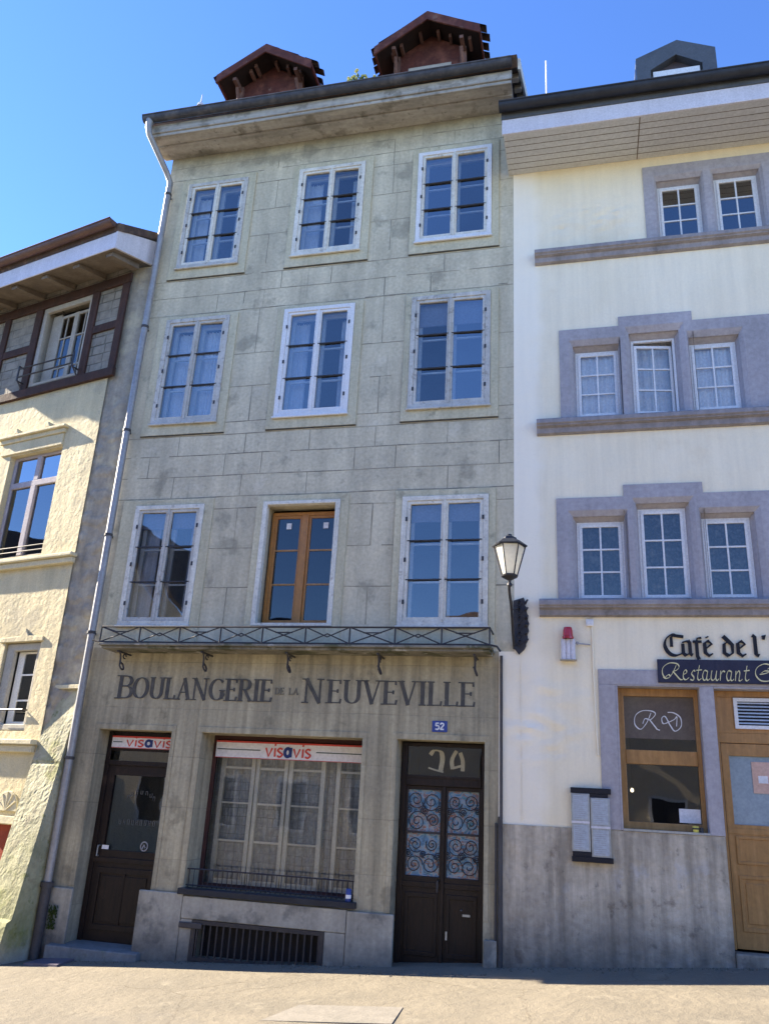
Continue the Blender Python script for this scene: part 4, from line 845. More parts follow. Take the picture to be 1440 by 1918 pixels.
# ================================================================== RIGHT HOUSE
HR = root('cafe_house', 'cream plastered house with lilac window surrounds above a wooden cafe front', 'house', (1.5, 0, .25))
RX = 4.6
def lumps(x, z):
    a = max(0, 1-((x-.25)/.85)**2)*max(0, 1-((z-10.0)/.42)**2); b = max(0, 1-((x+.5)/.65)**2)*max(0, 1-((z-2.75)/.6)**2)
    return nz(x*.7, z*1.6, 6.5, 1)*.032*(a+b)+nz(x*.8, z*2, 11, 5)*.022*a+nz(x, z, 3, 7)*.004+nz(x, z, 14, 2)*.0015+max(0, nz(x*.6, z*1.8, 5, 8))*.035*(a+b)
R3 = [((1.19, 1.87, 9.48, 10.62), (1.25, 1.82, 9.56, 10.50)), ((1.97, 2.67, 9.48, 10.62), (2.04, 2.60, 9.56, 10.53)), ((3.0, 3.7, 9.48, 10.62), (3.06, 3.62, 9.56, 10.53))]
R2 = [((-.095, .60, 6.72, 7.94), (0, .565, 6.79, 7.80)), ((.665, 1.44, 6.72, 8.09), (.755, 1.31, 6.79, 7.93)), ((1.47, 2.18, 6.72, 7.95), (1.505, 2.08, 6.79, 7.80)), ((2.62, 3.4, 6.72, 7.95), (2.7, 3.3, 6.79, 7.80))]
R1 = [((-.165, .58, 4.22, 5.40), (-.05, .52, 4.245, 5.27)), ((.645, 1.39, 4.22, 5.55), (.72, 1.28, 4.245, 5.43)), ((1.43, 2.15, 4.22, 5.39), (1.48, 2.03, 4.245, 5.28)), ((2.45, 3.2, 4.22, 5.39), (2.5, 3.1, 4.245, 5.28))]
hr = [h for h, _ in R3+R2+R1]
gfw, gfd = (.335, 1.275, 1.565, 3.17), (1.435, 2.75, .42, 3.15)
w = MB(); wall(w, XR+.002, RX, 3.56, 10.99, hr, 0, .15, .04, lumps, reveal=False)
w2 = MB(); wall(w2, XR0+.002, RX, 1.545, 3.56, [(gfw[0], gfw[1], 1.545, gfw[3]), (gfd[0], gfd[1], 1.545, gfd[3])], 0, .2, .04, lumps, reveal=False)
w.add(w2.v, w2.f); w.quad((RX, 0, 0), (RX, 9, 0), (RX, 9, 11), (RX, 0, 11)); w.quad((XR0, 9, 0), (RX, 9, 0), (RX, 9, 11), (XR0, 9, 11))
w.build('wall', m_white, HR, smooth=True)
w = MB(); wall(w, XR0+.003, 1.43, -.6, 1.545, [], -.018, .1, .05, lambda x, z: nz(x, z, 5, 3)*.008+nz(x, z, 18, 3)*.004-(.012 if abs(x+.44+.02*nz(x, z, 3)) < .012 else 0)-(.01 if abs(z-.98) < .012 and -.44 < x < -.1 else 0))
w.quad((XR0+.003, -.018, 1.545), (1.43, -.018, 1.545), (1.43, .2, 1.545), (XR0+.003, .2, 1.545)); w.quad((1.43, -.018, -.6), (1.43, .25, -.6), (1.43, .25, 1.545), (1.43, -.018, 1.545))
w.build('plinth', m_plinth, HR, smooth=True)
def splay(b, o, i, yf, d):
    ox0, ox1, oz0, oz1 = o; ix0, ix1, iz0, iz1 = i
    O = [(ox0, yf, oz0), (ox1, yf, oz0), (ox1, yf, oz1), (ox0, yf, oz1)]; I = [(ix0, d, iz0), (ix1, d, iz0), (ix1, d, iz1), (ix0, d, iz1)]
    q = .55; Mi = [tuple(O[k][j]*(1-q)+I[k][j]*q for j in (0,)) + (yf+(d-yf)*.25,) + (O[k][2]*(1-q)+I[k][2]*q,) for k in range(4)]
    E = [(Mi[k][0], yf+(d-yf)*.45, Mi[k][2]) for k in range(4)]
    for A, B in ((O, Mi), (Mi, E), (E, I)):
        for k in range(4): j = (k+1) % 4; b.quad(A[k], A[j], B[j], B[k])
def lilac_group(ops, outline):
    b = MB(); yf = -.022
    xs = sorted({v for p in outline for v in (p[0], p[1])}|{v for o, _ in ops for v in o[:2]}); zs = sorted({v for p in outline for v in (p[2], p[3])}|{v for o, _ in ops for v in o[2:]})
    for x0, x1 in zip(xs, xs[1:]):
        for z0, z1 in zip(zs, zs[1:]):
            cx, cz = (x0+x1)/2, (z0+z1)/2
            if any(p[0] < cx < p[1] and p[2] < cz < p[3] for p in outline) and not any(o[0] < cx < o[1] and o[2] < cz < o[3] for o, _ in ops): b.quad((x0, yf, z0), (x1, yf, z0), (x1, yf, z1), (x0, yf, z1))
    for p in outline:
        x0, x1, z0, z1 = p; b.quad((x0, yf, z1), (x1, yf, z1), (x1, .01, z1), (x0, .01, z1)); b.quad((x0, yf, z0), (x0, yf, z1), (x0, .01, z1), (x0, .01, z0)); b.quad((x1, yf, z0), (x1, yf, z1), (x1, .01, z1), (x1, .01, z0))
    for o, i in ops: splay(b, o, i, yf, .15)
    return b.build('window_surround', m_lilac, HR)
lilac_group(R3, [(1.04, 4.2, 9.47, 10.80)])
lilac_group(R2, [(-.225, .585, 6.71, 8.115), (.585, 1.55, 6.71, 8.26), (1.55, 4.2, 6.71, 8.115)])
lilac_group(R1, [(-.31, .54, 4.21, 5.575), (.54, 1.50, 4.21, 5.735), (1.50, 3.9, 4.21, 5.59)])
def casement(i, par, gl, curtain=None, ajar=0):
    x0, x1, z0, z1 = i; y = .125; f = MB().ring((x0-.01, x1+.01, z0-.01, z1+.01), (x0+.022, x1-.022, z0+.022, z1-.022), y, y+.04)
    win = f.build('window', m_paint, par, bevel=.003)
    def rot(b):
        if ajar:
            ca_, sa = math.cos(R(ajar)), math.sin(R(ajar)); b.v = [(x0+.02+(v[0]-x0-.02)*ca_-(v[1]-y)*sa, y+(v[0]-x0-.02)*sa+(v[1]-y)*ca_, v[2]) for v in b.v]
        return b
    top = z1-.022-(.05 if ajar else 0)
    s = MB().ring((x0+.022, x1-.022, z0+.022, top), (x0+.06, x1-.06, z0+.06, top-.04), y-.012, y+.03); xm = (x0+x1)/2; s.box(xm-.011, xm+.011, y-.008, y+.02, z0+.06, top-.04)
    for k in (1, 2): z = z0+.06+(top-.1-z0)*k/3; s.box(x0+.06, x1-.06, y-.006, y+.02, z-.011, z+.011)
    rot(s).build('sash', m_paint, win, bevel=.002)
    rot(MB().quad((x0+.05, y+.006, z0+.05), (x1-.05, y+.006, z0+.05), (x1-.05, y+.006, top-.03), (x0+.05, y+.006, top-.03))).build('pane', gl, win)
    if curtain:
        c = MB(); n = 26; y0c = .33 if ajar else .185; yc = lambda v: y0c+.012*math.sin(v*60)+.006*math.sin(v*23)
        for k in range(n): p = x0-.05+(x1-x0+.1)*k/n; q = x0-.05+(x1-x0+.1)*(k+1)/n; c.quad((p, yc(p), z0-.1), (q, yc(q), z0-.1), (q, yc(q), z1+.1), (p, yc(p), z1+.1))
        c.build('curtain', curtain, win, smooth=True)
    return win
G_rd = glass('blue_black_glass', .07, (.6, .62, .62)); G_net = glass('netted_glass', .10, (.95, .96, .97))
for o, i in R3: casement(i, HR, G_up)
for k, (o, i) in enumerate(R2): casement(i, HR, G_net, m_curtain, 9 if k == 1 else 0)
m_dimcur = M('dim_grey_curtain', [(.30, .29, .27), (.15, .15, .15), (.38, .35, .31)], scale=8, bump=.2)
for k, (o, i) in enumerate(R1): casement(i, HR, G_rd, m_dimcur)
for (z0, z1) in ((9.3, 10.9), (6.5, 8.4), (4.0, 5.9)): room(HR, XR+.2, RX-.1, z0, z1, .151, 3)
for zt, x0 in ((9.47, -.545), (6.71, -.545), (4.21, -.54)):
    b = MB(); b.prism_x([(.005, zt-.215), (.005, zt), (-.10, zt), (-.145, zt-.03), (-.145, zt-.085), (-.12, zt-.10), (-.12, zt-.115), (-.07, zt-.13), (-.06, zt-.20), (-.02, zt-.215)], x0, RX)
    b.build('string_course', m_greysill, HR)
# eaves
MB().box(XR-.07, RX+.2, -.82, -.002, 10.985, 11.03).build('soffit', m_soffit, HR)
b = MB()
for k in range(1, 7): b.box(XR-.065, RX, -.82+k*.117-.004, -.82+k*.117+.004, 10.982, 10.986)
b.box(.97, .985, -.82, -.01, 10.981, 10.985); b.build('soffit_joint', m_leftsoffit, HR)
MB().box(XR-.09, RX+.2, -.855, -.822, 10.975, 11.24).build('fascia', m_fascia, HR, bevel=.003)
gutter('gutter', XR-.12, RX+.2, -.95, 11.42, .09, m_gutter, HR)
b = MB(); b.box(XR-.10, RX+.2, -.87, -.80, 11.241, 11.44); rr = lambda y: 11.48+(y+.95)*.66
b.prism_x([(-.93, rr(-.93)), (4.5, rr(4.5)), (4.5, rr(4.5)-.12), (-.86, rr(-.93)-.06)], XR-.09, RX+.2); b.prism_x([(4.5, rr(4.5)), (9.6, rr(-.8)), (9.6, rr(-.8)-.1), (4.5, rr(4.5)-.12)], XR-.09, RX+.2)
b.build('roof', m_dormgrey, HR)
# metal dormer
def pent(x0, x1, zb, ze, xp, zp): return [(x0, zb), (x1, zb), (x1, ze), (xp, zp), (x0, ze)]
o = pent(1.11, 2.345, 11.9, 13.53, 1.77, 13.81); i = pent(1.33, 2.13, 11.9, 13.24, 1.74, 13.50)
b = MB(); yf = .5; n = 5
vs = [(x, yf, z) for x, z in o]+[(x, yf, z) for x, z in i]+[(x, yf+2.6, z) for x, z in o]+[(x, yf+.14, z) for x, z in i]
fs = [(k, (k+1) % n, (k+1) % n+n, k+n) for k in (1, 2, 3, 4)]+[(k, k+10, (k+1) % n+10, (k+1) % n) for k in (1, 2, 3, 4)]+[(k+5, (k+1) % n+5, (k+1) % n+15, k+15) for k in (1, 2, 3, 4)]
b.add(vs, fs); dm = b.build('dormer', m_dormgrey, HR)
MB().prism_y(i, yf+.14, yf+.16).build('dormer_wall', M('dormer_inner_cladding', [(.09, .075, .085)], bump=.1), dm)
b = MB().ring((1.37, 2.09, 12.3, 13.22), (1.43, 2.03, 12.36, 13.10), yf+.05, yf+.135); b.box(1.37, 2.09, yf+.03, yf+.05, 13.11, 13.22); b.build('dormer_window', m_paint, dm)
MB().box(1.43, 2.03, yf+.10, yf+.12, 12.36, 13.10).build('pane', G_dark, dm)
# ground floor surround
b = MB(); yf = -.02
b.box(.14, .3345, yf, .004, 1.55, 3.175); b.box(.14, 3.0, yf, .004, 3.1755, 3.355); b.box(1.2765, 1.4335, yf, .2, 1.548, 3.175); b.box(.3345, .36, -.018, .2, 1.55, 3.175); b.box(.3345, 1.276, -.017, .2, 3.16, 3.1752); b.box(1.434, 3, -.016, .2, 3.15, 3.1751)
b.build('cafe_surround', m_lilac, HR, bevel=.006)
# cafe window
yw = .17; a, b_ = .36, 1.276; s = MB(); s.ring((a, b_, 1.57, 3.16), (a+.07, b_-.05, 1.65, 3.07), yw, yw+.07); s.box(a+.07, b_-.05, yw-.01, yw+.06, 2.285, 2.445); cw = s.build('cafe_window', m_oak, HR, bevel=.006)
MB().box(a, b_, -.03, yw, 1.548, 1.572).build('metal_sill', m_steel, cw)
MB().quad((a+.05, yw+.04, 1.62), (b_-.04, yw+.04, 1.62), (b_-.04, yw+.04, 2.30), (a+.05, yw+.04, 2.30)).build('pane', G_dark, cw)
MB().quad((a+.05, yw+.04, 2.43), (b_-.04, yw+.04, 2.43), (b_-.04, yw+.04, 3.09), (a+.05, yw+.04, 3.09)).build('pane', G_dark, cw)
MB().box(a+.05, b_-.04, yw+.0365, yw+.0385, 2.58, 3.09).build('film', M('brown_window_film', [(.15, .125, .10), (.125, .10, .085)], bump=.05), cw)
b = MB(); Y0, Y1 = yw+.030, yw+.034
pen(b, smooth_path([(.64, 2.75), (.67, 2.81), (.73, 2.80), (.79, 2.865), (.75, 2.90), (.64, 2.90), (.56, 2.84), (.55, 2.74), (.61, 2.685), (.67, 2.74), (.71, 2.81), (.74, 2.88)]), .014, .008, .8, Y0, Y1); pen(b, [(.72, 2.80), (.80, 2.69), (.83, 2.68)], .014, .012, .8, Y0, Y1)
pen(b, smooth_path([(.93, 2.89), (1.0, 2.885), (1.07, 2.83), (1.07, 2.73), (1.0, 2.675), (.95, 2.74), (.90, 2.84), (.86, 2.82), (.87, 2.76), (.92, 2.77), (1.0, 2.81), (1.03, 2.84), (1.02, 2.73)]), .014, .009, .8, Y0, Y1)
b.build('monogram', m_whiteplain, cw)
nt = single(MB().box(.985, 1.215, yw+.025, yw+.029, 1.665, 1.815), 'notice', m_whiteplain, (1.10, yw, 1.66), 'white landscape notice sheet taped inside the lower corner of the cafe window', 'notice')
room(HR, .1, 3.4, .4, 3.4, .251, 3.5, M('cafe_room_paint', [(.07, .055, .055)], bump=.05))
bulb = root('pendant_bulb', 'small glowing light bulb hanging behind the cafe window glass', 'lamp', (.50, .6, 2.0))
MB().lathe((.50, .6, 2.0), [(.001, -.022), (.016, -.015), (.02, 0), (.015, .016), (.009, .026), (.001, .027)], 12).build('glass_bulb', m_bulb, bulb, smooth=True)
MB().tube([(.50, .6, 2.03), (.50, .6, 3.39)], .004, 5).build('cord', m_black, bulb)
# cafe door
yd = .17; D = MB(); D.box(1.434, 1.48, yd-.01, yd+.06, .42, 3.15); D.box(1.48, 2.75, yd-.01, yd+.05, 3.08, 3.15); D.box(1.48, 2.75, yd-.005, yd+.05, 2.56, 2.67)
D.box(1.48, 2.75, yd, yd+.03, 2.67, 3.08); D.ring((1.485, 2.45, .43, 2.555), (1.565, 2.36, 1.68, 2.42), yd+.005, yd+.05)
D.box(1.485, 2.45, yd-.004, yd+.005, 1.58, 1.64); D.ring((1.56, 2.37, 1.27, 1.56), (1.59, 2.34, 1.30, 1.53), yd-.008, yd+.005); D.ring((1.56, 2.37, .60, 1.16), (1.59, 2.34, .64, 1.12), yd-.008, yd+.005); D.box(1.62, 2.31, yd-.006, yd+.005, .68, 1.08); D.box(2.45, 2.75, yd, yd+.05, .43, 2.55)
cd = D.build('cafe_door', m_oak, HR, bevel=.005)
MB().box(1.56, 2.37, yd+.03, yd+.035, 1.67, 2.43).build('pane', M('frosted_blue_glass', [(.30, .36, .40), (.24, .30, .34)], bump=.02, rough=.25), cd)
D = MB().ring((1.66, 2.10, 2.72, 3.07), (1.70, 2.06, 2.76, 3.03), yd-.03, yd); 
for k in range(7): z = 2.775+k*.038; D.add([(1.70, yd-.028, z), (2.06, yd-.028, z), (2.06, yd-.004, z+.02), (1.70, yd-.004, z+.02)], [(0, 1, 2, 3)])
vg = D.build('vent_grille', m_paint, cd); MB().box(1.70, 2.06, yd-.003, yd-.001, 2.76, 3.03).build('vent_back', m_black, vg)
po = single(MB().box(1.80, 2.02, yd+.022, yd+.026, 2.02, 2.36).box(1.87, 1.95, yd+.020, yd+.0215, 2.12, 2.20), 'poster', m_poster, (1.9, yd, 2.02), 'pinkish paper poster fixed inside the frosted glass of the cafe door', 'poster')
MB().box(1.86, 1.96, yd+.0195, yd+.0215, 2.13, 2.21).build('poster_emblem', m_whiteplain, None).parent = po
bpy.data.objects['poster_emblem'].location = (-1.9, -yd, -2.02)
b = MB().box(1.436, 3.0, -.06, .17, -.3, .41); b.build('doorstep', m_plinth, HR, bevel=.012)
b = MB().tube([(.09, -.012, 3.90), (.09, -.012, 3.30), (.11, -.012, 2.35)], .012, 6); b.tube([(-.55, -.006, 4.0), (.09, -.006, 3.985)], .008, 5); b.tube([(-.78, -.006, 3.5), (-.77, -.006, 1.6)], .004, 5); b.build('conduit', m_white, HR)


# cafe name: broken-script letters and the name board
m_cafe = m_black; b = MB(); Y0, Y1 = -.03, -.004
A38 = R(38)
def bl(strokes, X, S, Z=3.525):
    for s_ in strokes:
        q = smooth_path(s_[1:]) if s_[0] == 's' else s_[1:]
        pen(b, q, .17, .05, A38, Y0+random.uniform(0, .003), Y1, X, Z, S)
S = .26
bl([('s', (.80, .90), (.55, .93), (.35, .97), (.12, .78), (.05, .45), (.22, .12), (.5, .02), (.80, .12)), ('l', (.42, .93), (.34, .85), (.34, .42)), ('l', (.5, .94), (.88, .88))], .915, S)
bl([('l', (.10, .62), (.34, .70)), ('l', (.12, .56), (.12, .12), (.24, .02)), ('l', (.24, .02), (.40, .14)), ('l', (.34, .70), (.42, .60), (.42, .1), (.52, .04))], 1.10, S)
bl([('l', (.18, .62), (.18, .0), (.24, -.14)), ('l', (.18, .62), (.22, .82), (.40, .84)), ('l', (.02, .66), (.40, .66))], 1.24, S)
bl([('l', (.12, .60), (.12, .16), (.28, .02), (.44, .12)), ('l', (.12, .60), (.28, .70), (.42, .56), (.16, .34)), ('l', (.18, .84), (.30, .90))], 1.345, S)
bl([('l', (.12, .56), (.10, .16), (.28, .02)), ('l', (.28, .02), (.46, .16), (.46, .52), (.32, .68), (.10, .92)), ('l', (.12, .56), (.32, .68))], 1.56, S)
bl([('l', (.12, .60), (.12, .16), (.28, .02), (.44, .12)), ('l', (.12, .60), (.28, .70), (.42, .56), (.16, .34))], 1.71, S)
bl([('l', (.06, .96), (.16, .90), (.16, .12), (.28, .04))], 1.89, S)
bl([('l', (.04, .92), (.14, .96), (.10, .78))], 2.0, S)
bl([('s', (.75, .92), (.4, .90), (.1, .96)), ('l', (.3, .9), (.3, .1), (.45, .02), (.7, .12))], 2.09, S)
b.build('cafe_lettering', m_cafe, HR)
sg = root('name_board', 'long navy black restaurant board with pale gold script above the cafe door', 'sign', (.83, 0, 3.2))
MB().box(.825, 3.35, -.05, -.022, 3.205, 3.478).build('board', m_signblk, sg, bevel=.004)
b = MB(); Y0, Y1 = -.058, -.051
def scr(X, S, *paths):
    for p in paths: pen(b, smooth_path(list(p)), .075, .03, R(55), Y0+random.uniform(0, .002), Y1, X, 3.232, S)
S = .20
scr(.84, S, [(.62, .22), (.55, .32), (.42, .26), (.30, .16), (.18, .42), (.25, .75), (.60, 1.0), (1.0, .98), (1.14, .80), (1.0, .60), (.78, .52)], [(.98, .88), (.85, .60), (.60, .20), (.35, .10), (.22, .2)], [(.78, .52), (.95, .30), (1.15, .06), (1.28, .05)])
lets = {'e': [[(.05, .30), (.24, .42), (.20, .56), (.08, .42), (.06, .12), (.18, .04), (.34, .16)]],
        's': [[(.06, .06), (.20, .02), (.24, .18), (.14, .36), (.26, .54), (.32, .48)]],
        't': [[(.24, .82), (.10, .20), (.16, .03), (.28, .12)], [(.06, .54), (.34, .58)]],
        'a': [[(.30, .50), (.16, .54), (.05, .28), (.08, .05), (.20, .08), (.32, .50)], [(.32, .50), (.24, .12), (.30, .03), (.40, .12)]],
        'u': [[(.10, .54), (.03, .18), (.10, .03), (.24, .16), (.34, .54)], [(.34, .54), (.27, .12), (.33, .03), (.42, .12)]],
        'r': [[(.10, .54), (.03, .02)], [(.06, .30), (.20, .52), (.30, .48)]],
        'n': [[(.10, .54), (.03, .02)], [(.06, .30), (.22, .54), (.28, .42), (.21, .08), (.28, .03), (.38, .12)]]}
cx = 1.095
for ch, wd in zip('estaurant', (.062, .060, .056, .078, .080, .058, .078, .078, .08)):
    scr(cx, .22, *lets[ch]); cx += wd*1.21
scr(1.88, S, [(.75, .72), (.95, .92), (.60, 1.02), (.20, .80), (.08, .42), (.30, .08), (.70, .04), (1.1, .2)], [(.30, .42), (.55, .46), (.85, .58), (.60, .62), (.40, .50)])
cx = 2.15
for ch in 'arte': scr(cx, .22, *lets.get(ch, lets['n'])); cx += .08
b.build('gold_lettering', m_gold, sg)

# ================================================================== THINGS ON THE WALLS
def visavis(name, label, x0, x1, z0, z1, y, tx0, tx1, tz, th, lw, lines, tilt=0):
    r_ = root(name, label, 'sign', ((x0+x1)/2, y, z0), group='shop fascia signs')
    MB().box(x0, x1, y, y+.03, z0, z1).build('sign_face', m_signwht, r_, bevel=.003)
    b = MB().box(x0, x1, y-.004, y-.0005, z1-.022, z1).box(x0, x1, y-.004, y-.0005, z0, z0+.007); b.build('red_edge', m_signred, r_)
    b = MB()
    for p, q in lines: b.box(p, q, y-.004, y-.0005, (z0+z1)/2-.007, (z0+z1)/2+.005)
    b.build('green_line', m_signgreen, r_)
    for on in ((0, 1, 2), (4, 5, 6)): b = MB(); sans(b, 'visavis', tx0, tx1, tz, th, lw, y-.006, y-.0005, only=on); b.build('red_letters', m_signred, r_)
    b = MB(); sans(b, 'visavis', tx0, tx1, tz, th*1.08, lw*1.7, y-.007, y-.0005, only=[3]); b.build('blue_letter', m_signblue, r_)
visavis('shop_sign', 'long white shop sign with red and blue letters above the shop window', -4.88, -2.75, 2.165, 2.385, .37, -4.17, -3.52, 2.20, .21, .024, ((-4.86, -4.24), (-3.46, -2.78)))
visavis('shop_sign', 'short white shop sign with red and blue letters above the narrow left door', -6.38, -5.40, 2.225, 2.385, .24, -6.16, -5.46, 2.25, .16, .019, ((-6.36, -6.22),))
pl = root('house_number_plate', 'small blue enamel house number plate above the right double door', 'sign', (-1.77, -.01, 2.56))
MB().box(-1.865, -1.675, -.016, -.002, 2.555, 2.69).build('plate', m_enamel, pl, bevel=.006)
b = MB(); sans(b, '52', -1.83, -1.71, 2.585, .08, .017, -.021, -.0165); b.build('digits', m_whiteplain, pl)
# wall lantern
LX, LYY = -.83, -.97
ln = root('wall_lantern', 'black iron wall lantern with opal panes on an ornate bracket', 'street lamp', (-.79, 0, 3.5))
b = MB(); out = []
for k in range(15):
    z = 3.58+.66*k/14; wv = .055+.05*math.sin(math.pi*min(1, k/13))+.014*(k % 2)
    out.append((-.79+wv, z))
lf = [(-.79-.075-.004*(k % 2), 3.60+.60*k/8) for k in range(9)][::-1]
b.prism_y(out+lf+[(-.80, 3.52)], -.045, -.004)
for k in range(6):
    z = 3.66+.1*k; b.tube([(-.79+.035*math.cos(R(60*j))*(1-j*.06), -.055, z+.035*math.sin(R(60*j))) for j in range(9)], .010, 5)
    b.tube([(-.72, -.03, z), (-.70, -.08, z+.02), (-.69, -.03, z+.05)], .014, 5)
b.build('wall_plate', m_iron, ln)
b = MB(); arm = smooth_path([(0, 3.60), (-.25, 3.78), (-.52, 4.0), (-.80, 4.08), (LYY+.02, 4.13), (LYY, 4.19)]); n = len(arm)
b.tube([(-.86+.03*i_/n, p[0], p[1]) for i_, p in enumerate(arm)], .017, 8); b.tube([(-.80, -.01, 4.12), (-.84, -.5, 3.98)], .012, 6)
for c_ in ((-.3, 3.9), (-.5, 4.04)): b.tube([(-.845, c_[0]+.05*(1-j*.08)*math.cos(R(50*j)), c_[1]+.05*(1-j*.08)*math.sin(R(50*j))) for j in range(11)], .009, 5)
b.lathe((LX, LYY, 4.17), [(.012, -.04), (.03, -.02), (.03, .0), (.016, .02), (.022, .045), (.05, .06), (.095, .085), (.10, .10), (.001, .10)], 12)
b.build('arm', m_iron, ln, smooth=True)
zb, zt, rb, rt = 4.27, 4.625, .088, .185
b = MB(); hx = [R(60*k+10) for k in range(6)]
for k in range(6):
    a0, a1 = hx[k], hx[(k+1) % 6]; q = .93
    b.quad((LX+q*rb*math.cos(a0), LYY+q*rb*math.sin(a0), zb), (LX+q*rb*math.cos(a1), LYY+q*rb*math.sin(a1), zb), (LX+q*rt*math.cos(a1), LYY+q*rt*math.sin(a1), zt), (LX+q*rt*math.cos(a0), LYY+q*rt*math.sin(a0), zt))
b.build('glass_panes', G_opal, ln)
b = MB()
for k in range(6):
    a0, a1 = hx[k], hx[(k+1) % 6]; P0 = (LX+rb*math.cos(a0), LYY+rb*math.sin(a0), zb); P1 = (LX+rt*math.cos(a0), LYY+rt*math.sin(a0), zt); P2 = (LX+rt*math.cos(a1), LYY+rt*math.sin(a1), zt); P3 = (LX+rb*math.cos(a1), LYY+rb*math.sin(a1), zb)
    b.tube([P0, P1], .0085, 5); b.tube([P1, P2], .010, 5); b.tube([P0, P3], .012, 5)
b.build('frame', m_iron, ln)
b = MB(); b.lathe((LX, LYY, zt), [(.001, .0), (.205, -.004), (.21, .008), (.12, .075), (.085, .085), (.08, .11), (.05, .125), (.03, .135), (.028, .15), (.001, .16)], 6); b.build('hood', m_gutter, ln)
# siren
al = root('alarm_siren', 'red flashing beacon on a grey ribbed siren box mounted on cream wall', 'alarm', (-.2, 0, 3.45))
MB().box(-.28, -.12, -.03, -.002, 3.45, 3.70).build('back_plate', m_steel, al, bevel=.004)
b = MB()
for x in (-.255, -.20, -.145): b.lathe((x, -.075, 3.46), [(.001, 0), (.03, .0), (.03, .245), (.001, .245)], 10)
b.build('ribbed_box', m_fascia, al, smooth=True)
MB().box(-.30, -.10, -.11, -.02, 3.445, 3.458).build('bottom_tray', m_beigeframe, al)
MB().lathe((-.2, -.08, 3.705), [(.068, 0), (.068, .03), (.060, .035), (.056, .11), (.046, .145), (.001, .155)], 20).build('red_beacon', m_redplastic, al, smooth=True)
b = MB().tube([(-.12, -.06, 3.66), (-.02, -.03, 3.655), (.06, -.01, 3.65)], .008, 6); b.lathe((-.09, -.06, 3.66), [(.001, -.02), (.018, -.01), (.018, .015), (.001, .02)], 8); b.build('cable', m_greyplastic, al)
bx_ = root('junction_box', 'small white square junction box under the lilac window sill', 'electrical box', (.065, 0, 3.88))
MB().box(.02, .11, -.04, -.002, 3.88, 3.965).build('housing', m_whiteplain, bx_, bevel=.008); MB().box(.035, .095, -.046, -.0405, 3.895, 3.95).build('lid', m_paint, bx_, bevel=.004)
# menu display case
mn = root('menu_case', 'steel and black menu display case fixed across the grey plinth edge', 'display case', (0, 0, 1.2))
MB().box(-.215, .235, -.075, -.024, 1.925, 1.985).box(.0, .20, -.07, -.025, 1.885, 1.924).build('black_top', m_black, mn, bevel=.003)
MB().box(-.215, .235, -.085, -.024, 1.195, 1.25).box(-.205, .0, -.08, -.025, 1.251, 1.30).build('black_base', m_black, mn, bevel=.003)
for (a, b_, z0, z1) in ((-.21, -.006, 1.302, 1.922), (.004, .215, 1.252, 1.882)):
    p_ = MB().box(a, b_, -.07, -.024, z0, z1).build('panel', m_steel, mn, bevel=.004); zm = (z0+z1)/2
    MB().box(a, b_, -.076, -.0705, zm-.012, zm+.012).build('cross_rail', m_fascia, p_)
    for (c_, d_) in ((z0+.04, zm-.05), (zm+.05, z1-.04)):
        nr = 11; rw = MB()
        for k in range(nr): zz = c_+(d_-c_)*k/(nr-1); rw.box(a+.035, b_-.035-random.uniform(0, .07), -.0745, -.0737, zz-.003, zz+.003)
        rw.build('faded_rows', m_greyplastic, p_)
    MB().box(a+.02, b_-.02, -.0735, -.0706, z0+.02, zm-.03).box(a+.02, b_-.02, -.0735, -.0706, zm+.03, z1-.02).build('menu_sheet', M('faded_menu_paper', [(.42, .46, .50), (.36, .40, .45)], scale=20, bump=.02), p_)
# things on sills
bt_ = root('drink_can', 'dark blue drink can left on the right end of the shop window sill', 'can', (-2.80, -.02, .586))
MB().lathe((-2.80, -.02, .586), [(.001, 0), (.026, 0), (.033, .01), (.033, .125), (.027, .14), (.001, .142)], 16).build('can_body', m_enamel, bt_, smooth=True)
MB().lathe((-2.80, -.02, .586), [(.0345, .035), (.0345, .075)], 16).build('can_band', m_whiteplain, bt_, smooth=True)
yb = root('yellow_pot', 'little yellow and dark pot on the metal sill of the cafe window', 'pot', (1.13, .0, 1.573))
MB().lathe((1.13, .0, 1.573), [(.001, 0), (.028, 0), (.034, .06), (.030, .065)], 12).build('pot_body', M('yellow_paint', [(.62, .55, .12)], bump=.02), yb, smooth=True)
MB().lathe((1.13, .0, 1.573), [(.034, .03), (.0355, .032), (.0355, .045), (.034, .047)], 12).lathe((1.19, .01, 1.573), [(.001, 0), (.022, 0), (.02, .05), (.001, .055)], 10).build('dark_band', m_bar, yb)
# weed in the gutter
wd = root('gutter_weed', 'yellowish flowering weed growing out of the old roof gutter', 'plant', (-3.28, -.72, 12.56))
b = MB(); f = MB()
for k in range(34):
    a0 = random.uniform(0, 6.28); l_ = random.uniform(.10, .27); el = random.uniform(.1, 1.3)
    d = Vector((math.cos(a0)*math.cos(el), math.sin(a0)*math.cos(el)*.5, math.sin(el)))*l_; p0 = Vector((-3.28+random.uniform(-.09, .09), -.72, 12.58)); p1 = p0+d
    b.tube([p0, p0+d*.5+Vector((0, 0, .02)), p1], .004, 4); sx = Vector((random.uniform(-1, 1), random.uniform(-1, 1), random.uniform(-.5, .5))).normalized()*.02
    b.add([p0+d*.6-sx, p0+d*.6+sx, p1+Vector((0, 0, .01))], [(0, 1, 2)])
    if k % 2: f.lathe(p1, [(.001, -.02), (.030, 0), (.022, .018), (.001, .024)], 6)
b.build('leaves', m_leaf, wd); f.build('flowers', m_flower, wd)
